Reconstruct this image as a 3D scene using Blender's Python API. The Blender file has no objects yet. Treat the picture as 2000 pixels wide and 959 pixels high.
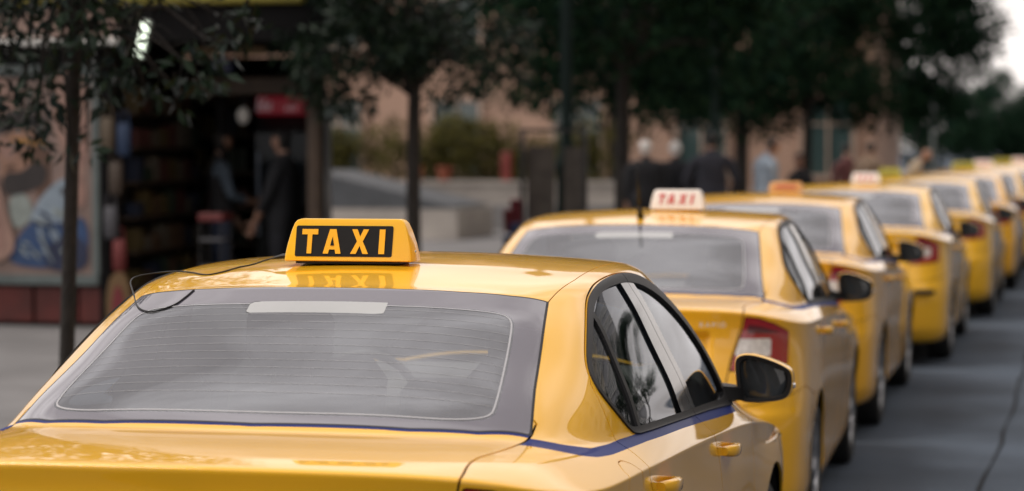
import bpy, math, random
import numpy as np
from mathutils import Vector, Matrix, Quaternion
random.seed(7); RNG = np.random.default_rng(7)
SC = bpy.context.scene
COL = SC.collection

# ---------------------------------------------------------------- camera
F_PX, CAM_H = 4722.0, 1.74
cam_d = bpy.data.cameras.new('camera'); cam = bpy.data.objects.new('camera', cam_d); COL.objects.link(cam)
cam_d.sensor_width = 36.0; cam_d.lens = F_PX / 2000 * 36.0
cam_d.clip_start = 0.05; cam_d.clip_end = 3000
cam.location = (0, 0, CAM_H)
cam.rotation_euler = (math.radians(90) - math.atan(189.5 / F_PX), 0, math.radians(12.67))
cam_d.dof.use_dof = True; cam_d.dof.focus_distance = 6.35; cam_d.dof.aperture_fstop = 2.5
SC.camera = cam

# ---------------------------------------------------------------- sky, sun, exposure
SUN_EL, SUN_AZ = math.radians(58), math.radians(-105)    # azimuth measured from +Y towards +X: high on the left
w = bpy.data.worlds.new('World'); SC.world = w; w.use_nodes = True
wn, wl = w.node_tree.nodes, w.node_tree.links
wn.clear()
out = wn.new('ShaderNodeOutputWorld'); bg = wn.new('ShaderNodeBackground')
sky = wn.new('ShaderNodeTexSky'); sky.sky_type = 'NISHITA'; sky.sun_disc = False
sky.sun_elevation = SUN_EL; sky.sun_rotation = SUN_AZ; sky.air_density = 1.0; sky.dust_density = 4.0; sky.ozone_density = 1.0
tc = wn.new('ShaderNodeTexCoord'); mp = wn.new('ShaderNodeMapping'); mp.inputs['Scale'].default_value = (1.0, 1.6, 3.2); mp.inputs['Rotation'].default_value = (0.3, 0.2, 0.5); mp.inputs['Location'].default_value = (1.7, .4, .3)
nz = wn.new('ShaderNodeTexNoise'); nz.inputs['Scale'].default_value = 1.7; nz.inputs['Detail'].default_value = 7; nz.inputs['Roughness'].default_value = .55
ramp = wn.new('ShaderNodeValToRGB')
ramp.color_ramp.elements[0].position = .42; ramp.color_ramp.elements[0].color = (5.6, 5.05, 4.75, 1)
ramp.color_ramp.elements[1].position = .74; ramp.color_ramp.elements[1].color = (14.5, 13.6, 13.1, 1)
mix = wn.new('ShaderNodeMixRGB'); mix.inputs[0].default_value = .86
wl.new(tc.outputs['Generated'], mp.inputs['Vector']); wl.new(mp.outputs[0], nz.inputs['Vector']); wl.new(nz.outputs['Fac'], ramp.inputs[0])
wl.new(sky.outputs[0], mix.inputs[1]); wl.new(ramp.outputs[0], mix.inputs[2])
wl.new(mix.outputs[0], bg.inputs[0]); bg.inputs[1].default_value = .115
wl.new(bg.outputs[0], out.inputs[0])
sd = bpy.data.lights.new('sun', 'SUN'); sd.energy = 1.5; sd.angle = math.radians(24); sd.color = (1.0, .93, .84)
so = bpy.data.objects.new('sun', sd); COL.objects.link(so)
sdir = Vector((math.sin(SUN_AZ) * math.cos(SUN_EL), math.cos(SUN_AZ) * math.cos(SUN_EL), math.sin(SUN_EL)))
so.rotation_euler = sdir.to_track_quat('Z', 'Y').to_euler(); so.location = sdir * 60
SC.view_settings.view_transform = 'Standard'; SC.view_settings.look = 'None'
SC.view_settings.exposure = 0.50; SC.view_settings.gamma = 1.0; SC.view_settings.use_curve_mapping = False
SC.cycles.max_bounces = 10; SC.cycles.transparent_max_bounces = 16; SC.cycles.caustics_reflective = False; SC.cycles.caustics_refractive = False

# ---------------------------------------------------------------- materials
MATS = {}
def mat(name, col, rough=.5, metal=0.0, spec=.5, coat=0.0, coat_rough=.03, noise=None, bump=None, emit=None, rough_noise=None, sheen=0):
    """procedural principled; noise=(scale, amount, detail[, second colour]); bump=(scale, strength)"""
    if name in MATS: return MATS[name]
    m = bpy.data.materials.new(name); m.use_nodes = True; MATS[name] = m
    nt = m.node_tree; b = nt.nodes['Principled BSDF']
    b.inputs['Base Color'].default_value = (*col, 1); b.inputs['Roughness'].default_value = rough
    b.inputs['Metallic'].default_value = metal; b.inputs['Specular IOR Level'].default_value = spec
    b.inputs['Coat Weight'].default_value = coat; b.inputs['Coat Roughness'].default_value = coat_rough
    if sheen: b.inputs['Sheen Weight'].default_value = sheen
    t = None
    if noise or bump or rough_noise:
        t = nt.nodes.new('ShaderNodeTexCoord')
    if noise:
        n = nt.nodes.new('ShaderNodeTexNoise'); n.inputs['Scale'].default_value = noise[0]; n.inputs['Detail'].default_value = noise[2] if len(noise) > 2 else 6
        nt.links.new(t.outputs['Object'], n.inputs['Vector'])
        r = nt.nodes.new('ShaderNodeValToRGB'); a = noise[1]
        c2 = noise[3] if len(noise) > 3 else tuple(min(1, c * (1 + a)) for c in col)
        c1 = col if len(noise) > 3 else tuple(c * (1 - a) for c in col)
        r.color_ramp.elements[0].position = .3; r.color_ramp.elements[0].color = (*c1, 1)
        r.color_ramp.elements[1].position = .7; r.color_ramp.elements[1].color = (*c2, 1)
        nt.links.new(n.outputs['Fac'], r.inputs[0]); nt.links.new(r.outputs[0], b.inputs['Base Color'])
    if rough_noise:
        n = nt.nodes.new('ShaderNodeTexNoise'); n.inputs['Scale'].default_value = rough_noise[0]; n.inputs['Detail'].default_value = 5
        nt.links.new(t.outputs['Object'], n.inputs['Vector'])
        mr = nt.nodes.new('ShaderNodeMapRange'); mr.inputs[1].default_value = .3; mr.inputs[2].default_value = .7
        mr.inputs[3].default_value = rough_noise[1]; mr.inputs[4].default_value = rough_noise[2]
        nt.links.new(n.outputs['Fac'], mr.inputs[0]); nt.links.new(mr.outputs[0], b.inputs['Roughness'])
    if bump:
        n = nt.nodes.new('ShaderNodeTexNoise'); n.inputs['Scale'].default_value = bump[0]; n.inputs['Detail'].default_value = 8
        nt.links.new(t.outputs['Object'], n.inputs['Vector'])
        bp = nt.nodes.new('ShaderNodeBump'); bp.inputs['Strength'].default_value = bump[1]; bp.inputs['Distance'].default_value = .02
        nt.links.new(n.outputs['Fac'], bp.inputs['Height']); nt.links.new(bp.outputs[0], b.inputs['Normal'])
    if emit:
        b.inputs['Emission Color'].default_value = (*emit[0], 1); b.inputs['Emission Strength'].default_value = emit[1]
    return m

def glass_mat(name, tint, dust=.0, ior=1.62, dust_col=(.5, .5, .5), lines=False):
    m = bpy.data.materials.new(name); m.use_nodes = True; MATS[name] = m
    nt = m.node_tree; nt.nodes.clear(); N = nt.nodes.new; L = nt.links.new
    o = N('ShaderNodeOutputMaterial'); tr = N('ShaderNodeBsdfTransparent'); tr.inputs[0].default_value = (*tint, 1)
    gl = N('ShaderNodeBsdfGlossy'); gl.inputs['Roughness'].default_value = .012; gl.inputs[0].default_value = (.92, .95, 1, 1)
    fr = N('ShaderNodeFresnel'); fr.inputs[0].default_value = ior
    m1 = N('ShaderNodeMixShader'); L(fr.outputs[0], m1.inputs[0])
    df = N('ShaderNodeBsdfDiffuse'); df.inputs[0].default_value = (*dust_col, 1)
    m0 = N('ShaderNodeMixShader'); L(tr.outputs[0], m0.inputs[1]); L(df.outputs[0], m0.inputs[2])
    t = N('ShaderNodeTexCoord'); nz = N('ShaderNodeTexNoise'); nz.inputs['Scale'].default_value = 3.0; nz.inputs['Detail'].default_value = 9; nz.inputs['Roughness'].default_value = .65
    L(t.outputs['Object'], nz.inputs['Vector'])
    mr = N('ShaderNodeMapRange'); mr.inputs[1].default_value = .3; mr.inputs[2].default_value = .75; mr.inputs[3].default_value = dust * .5; mr.inputs[4].default_value = dust * 1.6
    L(nz.outputs['Fac'], mr.inputs[0])
    fac = mr.outputs[0]
    L(fac, m0.inputs[0])
    L(m0.outputs[0], m1.inputs[1]); L(gl.outputs[0], m1.inputs[2]); L(m1.outputs[0], o.inputs[0])
    return m

# ---------------------------------------------------------------- mesh helpers
def tag(o, label=None, cat=None, group=None, kind=None):
    if label: o['label'] = label
    if cat: o['category'] = cat
    if group: o['group'] = group
    if kind: o['kind'] = kind
    return o

def empty(name, loc=(0, 0, 0), rz=0.0):
    o = bpy.data.objects.new(name, None); COL.objects.link(o); o.location = loc; o.rotation_euler = (0, 0, rz)
    o.empty_display_size = .2
    return o

def mesh_obj(name, V, F, mats, parent=None, normals=None, midx=None, smooth=False, loc=None, rz=None, hard=None):
    me = bpy.data.meshes.new(name)
    V = np.asarray(V, dtype=np.float32)
    if isinstance(F, np.ndarray):
        nf, k = F.shape
        me.vertices.add(len(V)); me.vertices.foreach_set('co', V.ravel())
        me.loops.add(nf * k); me.loops.foreach_set('vertex_index', F.astype(np.int32).ravel())
        me.polygons.add(nf); me.polygons.foreach_set('loop_start', np.arange(0, nf * k, k, dtype=np.int32))
        try: me.polygons.foreach_set('loop_total', np.full(nf, k, dtype=np.int32))
        except Exception: pass
        me.update(calc_edges=True); me.validate()
    else:
        me.from_pydata(V.tolist(), [], F); me.update()
    if not isinstance(mats, (list, tuple)): mats = [mats]
    for m in mats: me.materials.append(m)
    if midx is not None: me.polygons.foreach_set('material_index', np.asarray(midx, dtype=np.int32))
    if smooth or normals is not None:
        me.polygons.foreach_set('use_smooth', np.ones(len(me.polygons), dtype=bool))
    if normals is not None and len(me.vertices) == len(normals):
        me.normals_split_custom_set_from_vertices(np.asarray(normals, dtype=np.float32).tolist())
    o = bpy.data.objects.new(name, me); COL.objects.link(o)
    if parent: o.parent = parent
    if loc is not None: o.location = loc
    if rz is not None: o.rotation_euler = (0, 0, rz)
    if hard is not None: me.set_sharp_from_angle(angle=math.radians(hard))
    return o

class MB:
    """collects boxes, tubes, lathes, prisms into one mesh"""
    def __init__(s): s.V = []; s.F = []; s.M = []; s.m = 0
    def add(s, V, F):
        b = len(s.V); s.V += [tuple(v) for v in V]; s.F += [tuple(i + b for i in f) for f in F]; s.M += [s.m] * len(F); return s
    def box(s, c, size, rz=0, bev=0.0, rx=0, ry=0):
        hx, hy, hz = [d / 2 for d in size]; b = min(bev, hx * .9, hy * .9, hz * .9)
        R = Matrix.Rotation(rz, 3, 'Z') @ Matrix.Rotation(ry, 3, 'Y') @ Matrix.Rotation(rx, 3, 'X'); c = Vector(c)
        if b <= 0:
            P = [Vector((x, y, z)) for z in (-hz, hz) for y in (-hy, hy) for x in (-hx, hx)]
            Fs = [(0, 2, 3, 1), (4, 5, 7, 6), (0, 1, 5, 4), (2, 6, 7, 3), (0, 4, 6, 2), (1, 3, 7, 5)]
        else:
            P = []; ring = []
            def oct_(hx, hy): return [(hx - b, -hy), (hx, -hy + b), (hx, hy - b), (hx - b, hy), (-hx + b, hy), (-hx, hy - b), (-hx, -hy + b), (-hx + b, -hy)]
            for z, i in ((-hz, b), (-hz + b, 0), (hz - b, 0), (hz, b)):
                ring.append([len(P) + k for k in range(8)])
                P += [Vector((x * (1 - i / hx * .8), y * (1 - i / hy * .8), z)) for x, y in oct_(hx, hy)]
            Fs = [tuple(reversed(ring[0])), tuple(ring[3])]
            for a, d in zip(ring, ring[1:]):
                for k in range(8): Fs.append((a[k], a[(k + 1) % 8], d[(k + 1) % 8], d[k]))
        return s.add([c + R @ p for p in P], Fs)
    def tube(s, pts, rad, n=8, cap=True):
        pts = [Vector(p) for p in pts]; rad = rad if isinstance(rad, (list, tuple)) else [rad] * len(pts)
        V = []; Fs = []; up = Vector((.13, .21, .97))
        for i, p in enumerate(pts):
            t = (pts[min(i + 1, len(pts) - 1)] - pts[max(i - 1, 0)])
            t = t.normalized() if t.length > 1e-9 else Vector((0, 0, 1))
            if i == 0:
                a = t.cross(up); a = a.normalized() if a.length > .05 else t.cross(Vector((1, 0, 0))).normalized()
            else:
                a = (a - t * a.dot(t)).normalized()
            b = t.cross(a)
            V += [p + (a * math.cos(2 * math.pi * k / n) + b * math.sin(2 * math.pi * k / n)) * rad[i] for k in range(n)]
        for i in range(len(pts) - 1):
            for k in range(n): Fs.append((i * n + k, i * n + (k + 1) % n, (i + 1) * n + (k + 1) % n, (i + 1) * n + k))
        if cap: Fs += [tuple(reversed(range(n))), tuple(range((len(pts) - 1) * n, len(pts) * n))]
        return s.add(V, Fs)
    def lathe(s, prof, n=24, axis='Z', c=(0, 0, 0), a0=0.0, a1=2 * math.pi):
        c = Vector(c); V = []; Fs = []; full = abs(a1 - a0 - 2 * math.pi) < 1e-6; m = n if full else n + 1
        for r, h in prof:
            for k in range(m):
                a = a0 + (a1 - a0) * k / n; x, y = r * math.cos(a), r * math.sin(a)
                V.append(c + (Vector((x, y, h)) if axis == 'Z' else Vector((h, x, y)) if axis == 'X' else Vector((x, h, y))))
        for i in range(len(prof) - 1):
            for k in range(n):
                q = (i * m + k, i * m + (k + 1) % m, (i + 1) * m + (k + 1) % m, (i + 1) * m + k)
                Fs.append(q if axis != 'Y' else q[::-1])
        return s.add(V, Fs)
    def prism(s, poly, h0, h1, plane='XY', c=(0, 0, 0), scale1=1.0):
        """polygon (ccw) extruded from h0 to h1 along the axis perpendicular to plane"""
        n = len(poly); c = Vector(c)
        def P(a, b, h): return c + (Vector((a, b, h)) if plane == 'XY' else Vector((a, h, b)) if plane == 'XZ' else Vector((h, a, b)))
        V = [P(a, b, h0) for a, b in poly] + [P(a * scale1, b * scale1, h1) for a, b in poly]
        return s.add(V, [tuple(reversed(range(n))), tuple(range(n, 2 * n))] + [(k, (k + 1) % n, n + (k + 1) % n, n + k) for k in range(n)])
    def build(s, name, mats, parent=None, smooth=False, hard=None, loc=None, rz=None):
        mats = mats if isinstance(mats, (list, tuple)) else [mats]
        o = mesh_obj(name, s.V, s.F, mats, parent, midx=s.M, smooth=smooth or hard is not None, loc=loc, rz=rz)
        import bmesh
        bm = bmesh.new(); bm.from_mesh(o.data); bmesh.ops.recalc_face_normals(bm, faces=bm.faces); bm.to_mesh(o.data); bm.free()
        if hard is not None: o.data.set_sharp_from_angle(angle=math.radians(hard))
        return o

CHILDREN = {}
def copy_tree(o, parent=None):
    c = o.copy(); COL.objects.link(c); c.parent = parent
    if parent is not None: c.matrix_parent_inverse = o.matrix_parent_inverse.copy()
    for ch in o.children: copy_tree(ch, c)
    return c
# ---------------------------------------------------------------- car body surface (cubic B-spline net of rings)
def _bs(P, n, closed):
    """uniform cubic B-spline along axis 0; n samples per span; P (k,...)"""
    k = len(P)
    if closed:
        spans = k
        idx = lambda s, o: (s + o - 1) % k
        ts = np.arange(spans * n) / n
    else:
        spans = k - 3
        idx = lambda s, o: s + o
        ts = np.arange(spans * n + 1) / n
    s = np.minimum(ts.astype(int), spans - 1); t = ts - s
    B = [(1 - t) ** 3 / 6, (3 * t ** 3 - 6 * t ** 2 + 4) / 6, (-3 * t ** 3 + 3 * t ** 2 + 3 * t + 1) / 6, t ** 3 / 6]
    D = [-(1 - t) ** 2 / 2, (3 * t ** 2 - 4 * t) / 2, (-3 * t ** 2 + 2 * t + 1) / 2, t ** 2 / 2]
    sh = (-1,) + (1,) * (P.ndim - 1)
    out = sum(B[o].reshape(sh) * P[idx(s, o)] for o in range(4))
    der = sum(D[o].reshape(sh) * P[idx(s, o)] for o in range(4))
    return out, der

ZC_Y = np.array([1.0, 1.28, 1.5, 1.68, 1.9, 2.1, 2.4, 2.6, 2.75, 2.9])
ZC_Z = np.array([1.325, 1.384, 1.413, 1.430, 1.441, 1.443, 1.431, 1.413, 1.393, 1.366])
_zc = np.polyfit(ZC_Y - 2.0, ZC_Z, 4)
def roof_z(x, y):
    return np.polyval(_zc, np.asarray(y) - 2.0) - 0.085 * np.asarray(x) ** 2

def car_rings():
    A = np.array
    T = (A([0, .36, .62, .765, .825, .842, .850, .853, .853, .853, .853, .850, .842, .828, .800, .700, .500, .260, 0]),
         A([.13, .143, .185, .285, .50, .75, 1.02, 1.4, 1.85, 2.3, 2.75, 3.2, 3.62, 3.95, 4.16, 4.28, 4.36, 4.40, 4.41]),
         A([1.075, 1.073, 1.062, 1.022, .992, .985, .978, .962, .940, .915, .888, .852, .802, .752, .725, .715, .70, .70, .70]))
    S = (A([0, .34, .58, .705, .768, .80, .815, .825, .83, .83, .828, .82, .80, .78, .70, .58, .42, .22, 0]),
         A([.34, .35, .39, .47, .62, .82, 1.05, 1.4, 1.85, 2.3, 2.75, 3.15, 3.5, 3.75, 3.9, 3.98, 4.02, 4.04, 4.05]),
         A([1.092, 1.09, 1.082, 1.06, 1.03, 1.015, 1.008, .995, .972, .948, .923, .888, .845, .805, .78, .80, .825, .84, .845]))
    B = (A([0, .34, .58, .668, .735, .765, .78, .79, .795, .795, .792, .785, .77, .74, .68, .58, .42, .22, 0]),
         A([.60, .61, .66, .75, .90, 1.08, 1.25, 1.5, 1.9, 2.3, 2.7, 2.95, 3.1, 3.2, 3.28, 3.36, 3.46, 3.53, 3.55]),
         A([1.097, 1.095, 1.087, 1.07, 1.045, 1.035, 1.032, 1.025, 1.002, .98, .957, .945, .945, .95, .965, .985, 1.0, 1.005, 1.005]))
    G2 = (A([0, .31, .53, .602, .665, .695, .705, .712, .715, .715, .71, .70, .685, .66, .61, .52, .38, .20, 0]),
          A([.95, .96, 1.0, 1.05, 1.13, 1.22, 1.35, 1.55, 1.9, 2.25, 2.57, 2.74, 2.87, 2.955, 3.02, 3.08, 3.15, 3.19, 3.21]),
          A([1.258, 1.255, 1.238, 1.217, 1.205, 1.203, 1.203, 1.203, 1.2, 1.2, 1.19, 1.185, 1.185, 1.19, 1.195, 1.205, 1.215, 1.22, 1.22]))
    R0 = (A([0, .30, .50, .56, .595, .61, .617, .62, .621, .619, .615, .605, .59, .57, .535, .45, .33, .17, 0]),
          A([1.28, 1.287, 1.32, 1.365, 1.44, 1.53, 1.63, 1.77, 1.97, 2.15, 2.31, 2.42, 2.5, 2.56, 2.61, 2.66, 2.71, 2.735, 2.745]),
          A([1.388, 1.385, 1.37, 1.356, 1.363, 1.373, 1.383, 1.393, 1.396, 1.392, 1.385, 1.377, 1.370, 1.366, 1.365, 1.370, 1.382, 1.389, 1.391]))
    T, S, B, G2, R0 = [np.stack(r, 1) for r in (T, S, B, G2, R0)]
    # outward horizontal direction along T
    full = np.vstack([T[1:3][::-1] * [-1, 1, 1], T, T[-3:-1][::-1] * [-1, 1, 1]])
    tan = (full[3:-1] - full[1:-3])[:, :2]
    nrm = np.stack([tan[:, 1], -tan[:, 0]], 1); nrm /= np.linalg.norm(nrm, axis=1)[:, None]
    nrm[0] = (0, -1); nrm[-1] = (0, 1)
    rear = np.clip(np.array([1, 1, .9, .55, .2] + [0] * 14), 0, 1)
    front = rear[::-1]
    def low(z, side_off, rear_off, front_off):
        r = T.copy()
        off = side_off * (1 - rear - front) + rear_off * rear + front_off * front + flare * ((z > .4) & (z < .7))
        r[:, :2] += nrm * off[:, None]; r[:, 2] = z
        return r
    Zt = T[:, 2]
    flare = np.zeros(19); flare[6] = .010; flare[5] = .004; flare[12] = .026; flare[13] = .034
    rings = [low(.17, -.30, -.25, -.25), low(.175, -.06, -.02, -.04), low(.215, -.02, .085, .04), low(.30, -.004, .125, .06), low(.42, -.010, .132, .07),
             low(.55, .000, .13, .07), low(.66, .004, .11, .055), low(.76, .003, .055, .035)]
    m = low(0, -.002, -.012, .0); m[:, 2] = Zt - (.075 * (1 - rear - front) + .12 * rear + .06 * front); rings.append(m)
    a = low(0, -.0015, -.006, .0); a[:, 2] = Zt - (.008 + .014 * rear); rings.append(a)
    rings.append(T.copy())
    d = S - T; dl = np.linalg.norm(d, axis=1)[:, None]
    rings.append(T + d / dl * np.minimum(.009 + .016 * rear[:, None], dl * .4) + np.array([0, 0, .002]))
    rings.append(S)
    rings.append(S + (B - S) * .78)
    rings.append(B)
    g = G2 - B; gl = np.linalg.norm(g, axis=1)[:, None]
    rings.append(B + g * .16); rings.append(B + g * .45 + nrm_pad(g, .008))
    rings.append(G2)
    h = R0 - G2
    rings.append(G2 + h * .5 + nrm_pad(h, .010)); rings.append(R0 - h / np.linalg.norm(h, axis=1)[:, None] * .025)
    rings.append(R0)
    for f, yf in ((.93, .05), (.80, .16), (.52, .40), (.24, .65)):
        r = R0.copy(); r[:, 0] *= f; r[:, 1] = R0[:, 1] + (2.0 - R0[:, 1]) * yf
        r[:, 2] = roof_z(r[:, 0], r[:, 1]); rings.append(r)
    c = R0.copy(); c[:, 0] = 0; c[:, 1] = R0[:, 1] + (2.0 - R0[:, 1]) * .8; c[:, 2] = roof_z(0, c[:, 1]); rings.append(c)
    g = rings[-2].copy(); g[:, 0] *= -1; rings.append(g)
    return np.stack(rings)          # (rings, 19, 3)

def nrm_pad(d, amt):
    """small outward+up bulge perpendicular to a greenhouse direction"""
    h = np.linalg.norm(d[:, :2], axis=1)
    o = np.zeros_like(d)
    o[:, :2] = -d[:, :2] / np.maximum(h, 1e-6)[:, None] * d[:, 2:3]; o[:, 2] = h
    return o / np.linalg.norm(o, axis=1)[:, None] * amt

def car_grid(nu=12, nv=10):
    C = car_rings()
    L = C[:, 1:-1][:, ::-1] * np.array([-1, 1, 1])
    loop = np.concatenate([C, L], 1)                       # closed loop of 36 stations
    P0, Dv = _bs(loop, nv, False)
    P0 = np.swapaxes(P0, 0, 1); Dv = np.swapaxes(Dv, 0, 1)
    P, Du = _bs(P0, nu, True)
    Dv2, _ = _bs(Dv, nu, True)
    N = np.cross(Du, Dv2)
    nn = np.linalg.norm(N, axis=2)
    N = N / np.maximum(nn, 1e-12)[..., None]
    bad = nn < 1e-7
    N[bad] = (0, 0, 1)
    return P, N                                             # (U, V, 3)
# ---------------------------------------------------------------- cutting tools for the body surface
def sd_poly(p, poly):
    poly = np.asarray(poly, float); n = len(poly)
    d = np.full(len(p), 1e9); s = np.ones(len(p))
    for i in range(n):
        a = poly[i]; b = poly[i - 1]
        e = b - a; w_ = p - a
        t = np.clip((w_ @ e) / max(e @ e, 1e-12), 0, 1)
        q = w_ - t[:, None] * e
        d = np.minimum(d, (q * q).sum(1))
        c1 = p[:, 1] >= a[1]; c2 = p[:, 1] < b[1]; c3 = e[0] * w_[:, 1] > e[1] * w_[:, 0]
        flip = (c1 & c2 & c3) | (~c1 & ~c2 & ~c3)
        s = np.where(flip, -s, s)
    return s * np.sqrt(d)

def chaikin(pts, it=2, closed=True):
    P = np.asarray(pts, float)
    for _ in range(it):
        Q = np.roll(P, -1, 0) if closed else P[1:]
        A = P if closed else P[:-1]
        R = np.empty((2 * len(A), 2)); R[0::2] = A * .75 + Q * .25; R[1::2] = A * .25 + Q * .75
        P = R if closed else np.vstack([P[:1], R, P[-1:]])
    return P

class Surf:
    def __init__(s, P, N, F): s.P, s.N, s.F = P, N, F
    def sub(s, mask):
        F = s.F[mask]
        if len(F) == 0: return Surf(np.zeros((0, 3)), np.zeros((0, 3)), np.zeros((0, 3), int))
        u, inv = np.unique(F, return_inverse=True)
        return Surf(s.P[u], s.N[u], inv.reshape(F.shape))
    def where(s, fn):
        c = s.P[s.F].mean(1); return s.sub(fn(c))
    def split(s, f):
        """cut along f = 0; returns (inside f<0, outside)"""
        f = np.where(np.abs(f) < 1e-7, 1e-7, f)
        F = s.F; neg = f[F] < 0; k = neg.sum(1)
        mixed = (k == 1) | (k == 2)
        Fm = F[mixed]; nm = neg[mixed]; lone_neg = (k[mixed] == 1)
        lone = np.where(lone_neg[:, None], nm, ~nm).argmax(1)
        r = np.arange(len(Fm)); a = Fm[r, lone]; b = Fm[r, (lone + 1) % 3]; c = Fm[r, (lone + 2) % 3]
        nV = len(s.P)
        e = np.vstack([np.stack([a, b], 1), np.stack([a, c], 1)]); es = np.sort(e, 1)
        key = es[:, 0].astype(np.int64) * nV + es[:, 1]
        uk, inv = np.unique(key, return_inverse=True)
        i0 = (uk // nV).astype(int); i1 = (uk % nV).astype(int)
        t = (f[i0] / (f[i0] - f[i1]))[:, None]
        newP = s.P[i0] * (1 - t) + s.P[i1] * t
        newN = s.N[i0] * (1 - t) + s.N[i1] * t; newN /= np.maximum(np.linalg.norm(newN, axis=1), 1e-9)[:, None]
        P = np.vstack([s.P, newP]); N = np.vstack([s.N, newN])
        p = nV + inv[:len(a)]; q = nV + inv[len(a):]
        t1 = np.stack([a, p, q], 1); t2 = np.stack([p, b, c], 1); t3 = np.stack([p, c, q], 1)
        inF = [F[k == 3], t1[lone_neg], t2[~lone_neg], t3[~lone_neg]]
        outF = [F[k == 0], t1[~lone_neg], t2[lone_neg], t3[lone_neg]]
        A = Surf(P, N, np.vstack(inF)); B = Surf(P, N, np.vstack(outF))
        return A.sub(np.ones(len(A.F), bool)), B.sub(np.ones(len(B.F), bool))
    def carve(s, fn, gap=.004):
        """returns (inside, outside) with a gap strip dropped between them"""
        def g(S_):
            f = fn(S_.P); near = np.abs(f) < .05; P, N = S_.P[near], S_.N[near]
            a = np.cross(N, [.31, .77, .55]); a /= np.maximum(np.linalg.norm(a, axis=1), 1e-9)[:, None]; b = np.cross(N, a)
            e = 1e-4; gr = np.hypot((fn(P + a * e) - fn(P - a * e)) / (2 * e), (fn(P + b * e) - fn(P - b * e)) / (2 * e))
            f[near] = f[near] / np.clip(gr, .12, 3); f[~near] = np.sign(f[~near]) * np.maximum(np.abs(f[~near]), .05)
            return f
        i, rest = s.split(g(s) + gap / 2)
        _, o = rest.split(g(rest) - gap / 2)
        return i, o
    def off(s, d): return Surf(s.P + s.N * d, s.N, s.F)
    def flange(s, depth=.009):
        """turned-in edge round every border"""
        F = s.F; e = np.vstack([F[:, [0, 1]], F[:, [1, 2]], F[:, [2, 0]]])
        nV = len(s.P); key = np.sort(e, 1); k = key[:, 0].astype(np.int64) * nV + key[:, 1]
        u, idx, cnt = np.unique(k, return_index=True, return_counts=True)
        e = e[idx[cnt == 1]]
        if len(e) == 0: return s
        A, B = s.P[e[:, 0]], s.P[e[:, 1]]; n0, n1 = s.N[e[:, 0]], s.N[e[:, 1]]
        fn = np.cross(B - A, n0); fn /= np.maximum(np.linalg.norm(fn, axis=1), 1e-9)[:, None]
        A2, B2 = A - n0 * depth, B - n1 * depth
        m = len(e); base = nV + np.arange(m) * 4
        P = np.vstack([s.P, np.stack([A, B, B2, A2], 1).reshape(-1, 3)]); N = np.vstack([s.N, np.repeat(fn, 4, 0)])
        Fq = np.vstack([np.stack([base, base + 2, base + 1], 1), np.stack([base, base + 3, base + 2], 1)])
        return Surf(P, N, np.vstack([F, Fq]))
def put(name, pieces, parent, fl=.009, off=0.0):
    """pieces: [(Surf, material)] -> one mesh object"""
    Ps, Ns, Fs, mi, ms = [], [], [], [], []; b = 0
    for sf, m in pieces:
        if len(sf.F) == 0: continue
        if off: sf = sf.off(off)
        if fl: sf = sf.flange(fl)
        if m not in ms: ms.append(m)
        Ps.append(sf.P); Ns.append(sf.N); Fs.append(sf.F + b); mi.append(np.full(len(sf.F), ms.index(m))); b += len(sf.P)
    return mesh_obj(name, np.vstack(Ps), np.vstack(Fs), ms, parent, normals=np.vstack(Ns), midx=np.concatenate(mi))

def full_surface(nu, nv):
    P, _ = car_grid(nu, nv)
    P = P.copy()
    x, y, z = P[..., 0], P[..., 1], P[..., 2]
    ss = lambda a, b, v: (lambda t: t * t * (3 - 2 * t))(np.clip((v - a) / (b - a), 0, 1))
    rec = ss(.47, .44, np.abs(x)) * ss(.70, .72, z) * ss(.968, .955, z) * (y < .4)
    P[..., 1] = y + .020 * rec
    stp = ss(.655, .635, z) * (y < .9) * ss(.95, .7, y) * ss(.25, .3, z)              # bumper stands proud of the lid
    P[..., 1] -= .012 * stp * (y < .35)
    Du = np.roll(P, -1, 0) - np.roll(P, 1, 0); Dv = np.gradient(P, axis=1)
    N = np.cross(Du, Dv); nn = np.linalg.norm(N, axis=2); N /= np.maximum(nn, 1e-12)[..., None]; N[nn < 1e-9] = (0, 0, 1)
    N[:, -1] = (0, 0, 1)
    U, Vn = P.shape[:2]
    i = np.arange(U * Vn).reshape(U, Vn); j = np.roll(i, -1, 0)
    q = np.stack([i[:, :-1], j[:, :-1], j[:, 1:], i[:, 1:]], -1).reshape(-1, 4)
    F = np.vstack([q[:, [0, 1, 2]], q[:, [0, 2, 3]]])
    S = Surf(P.reshape(-1, 3), N.reshape(-1, 3), F)
    ar = np.linalg.norm(np.cross(S.P[F[:, 1]] - S.P[F[:, 0]], S.P[F[:, 2]] - S.P[F[:, 0]]), axis=1)
    return S.sub(ar > 1e-9)

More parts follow.
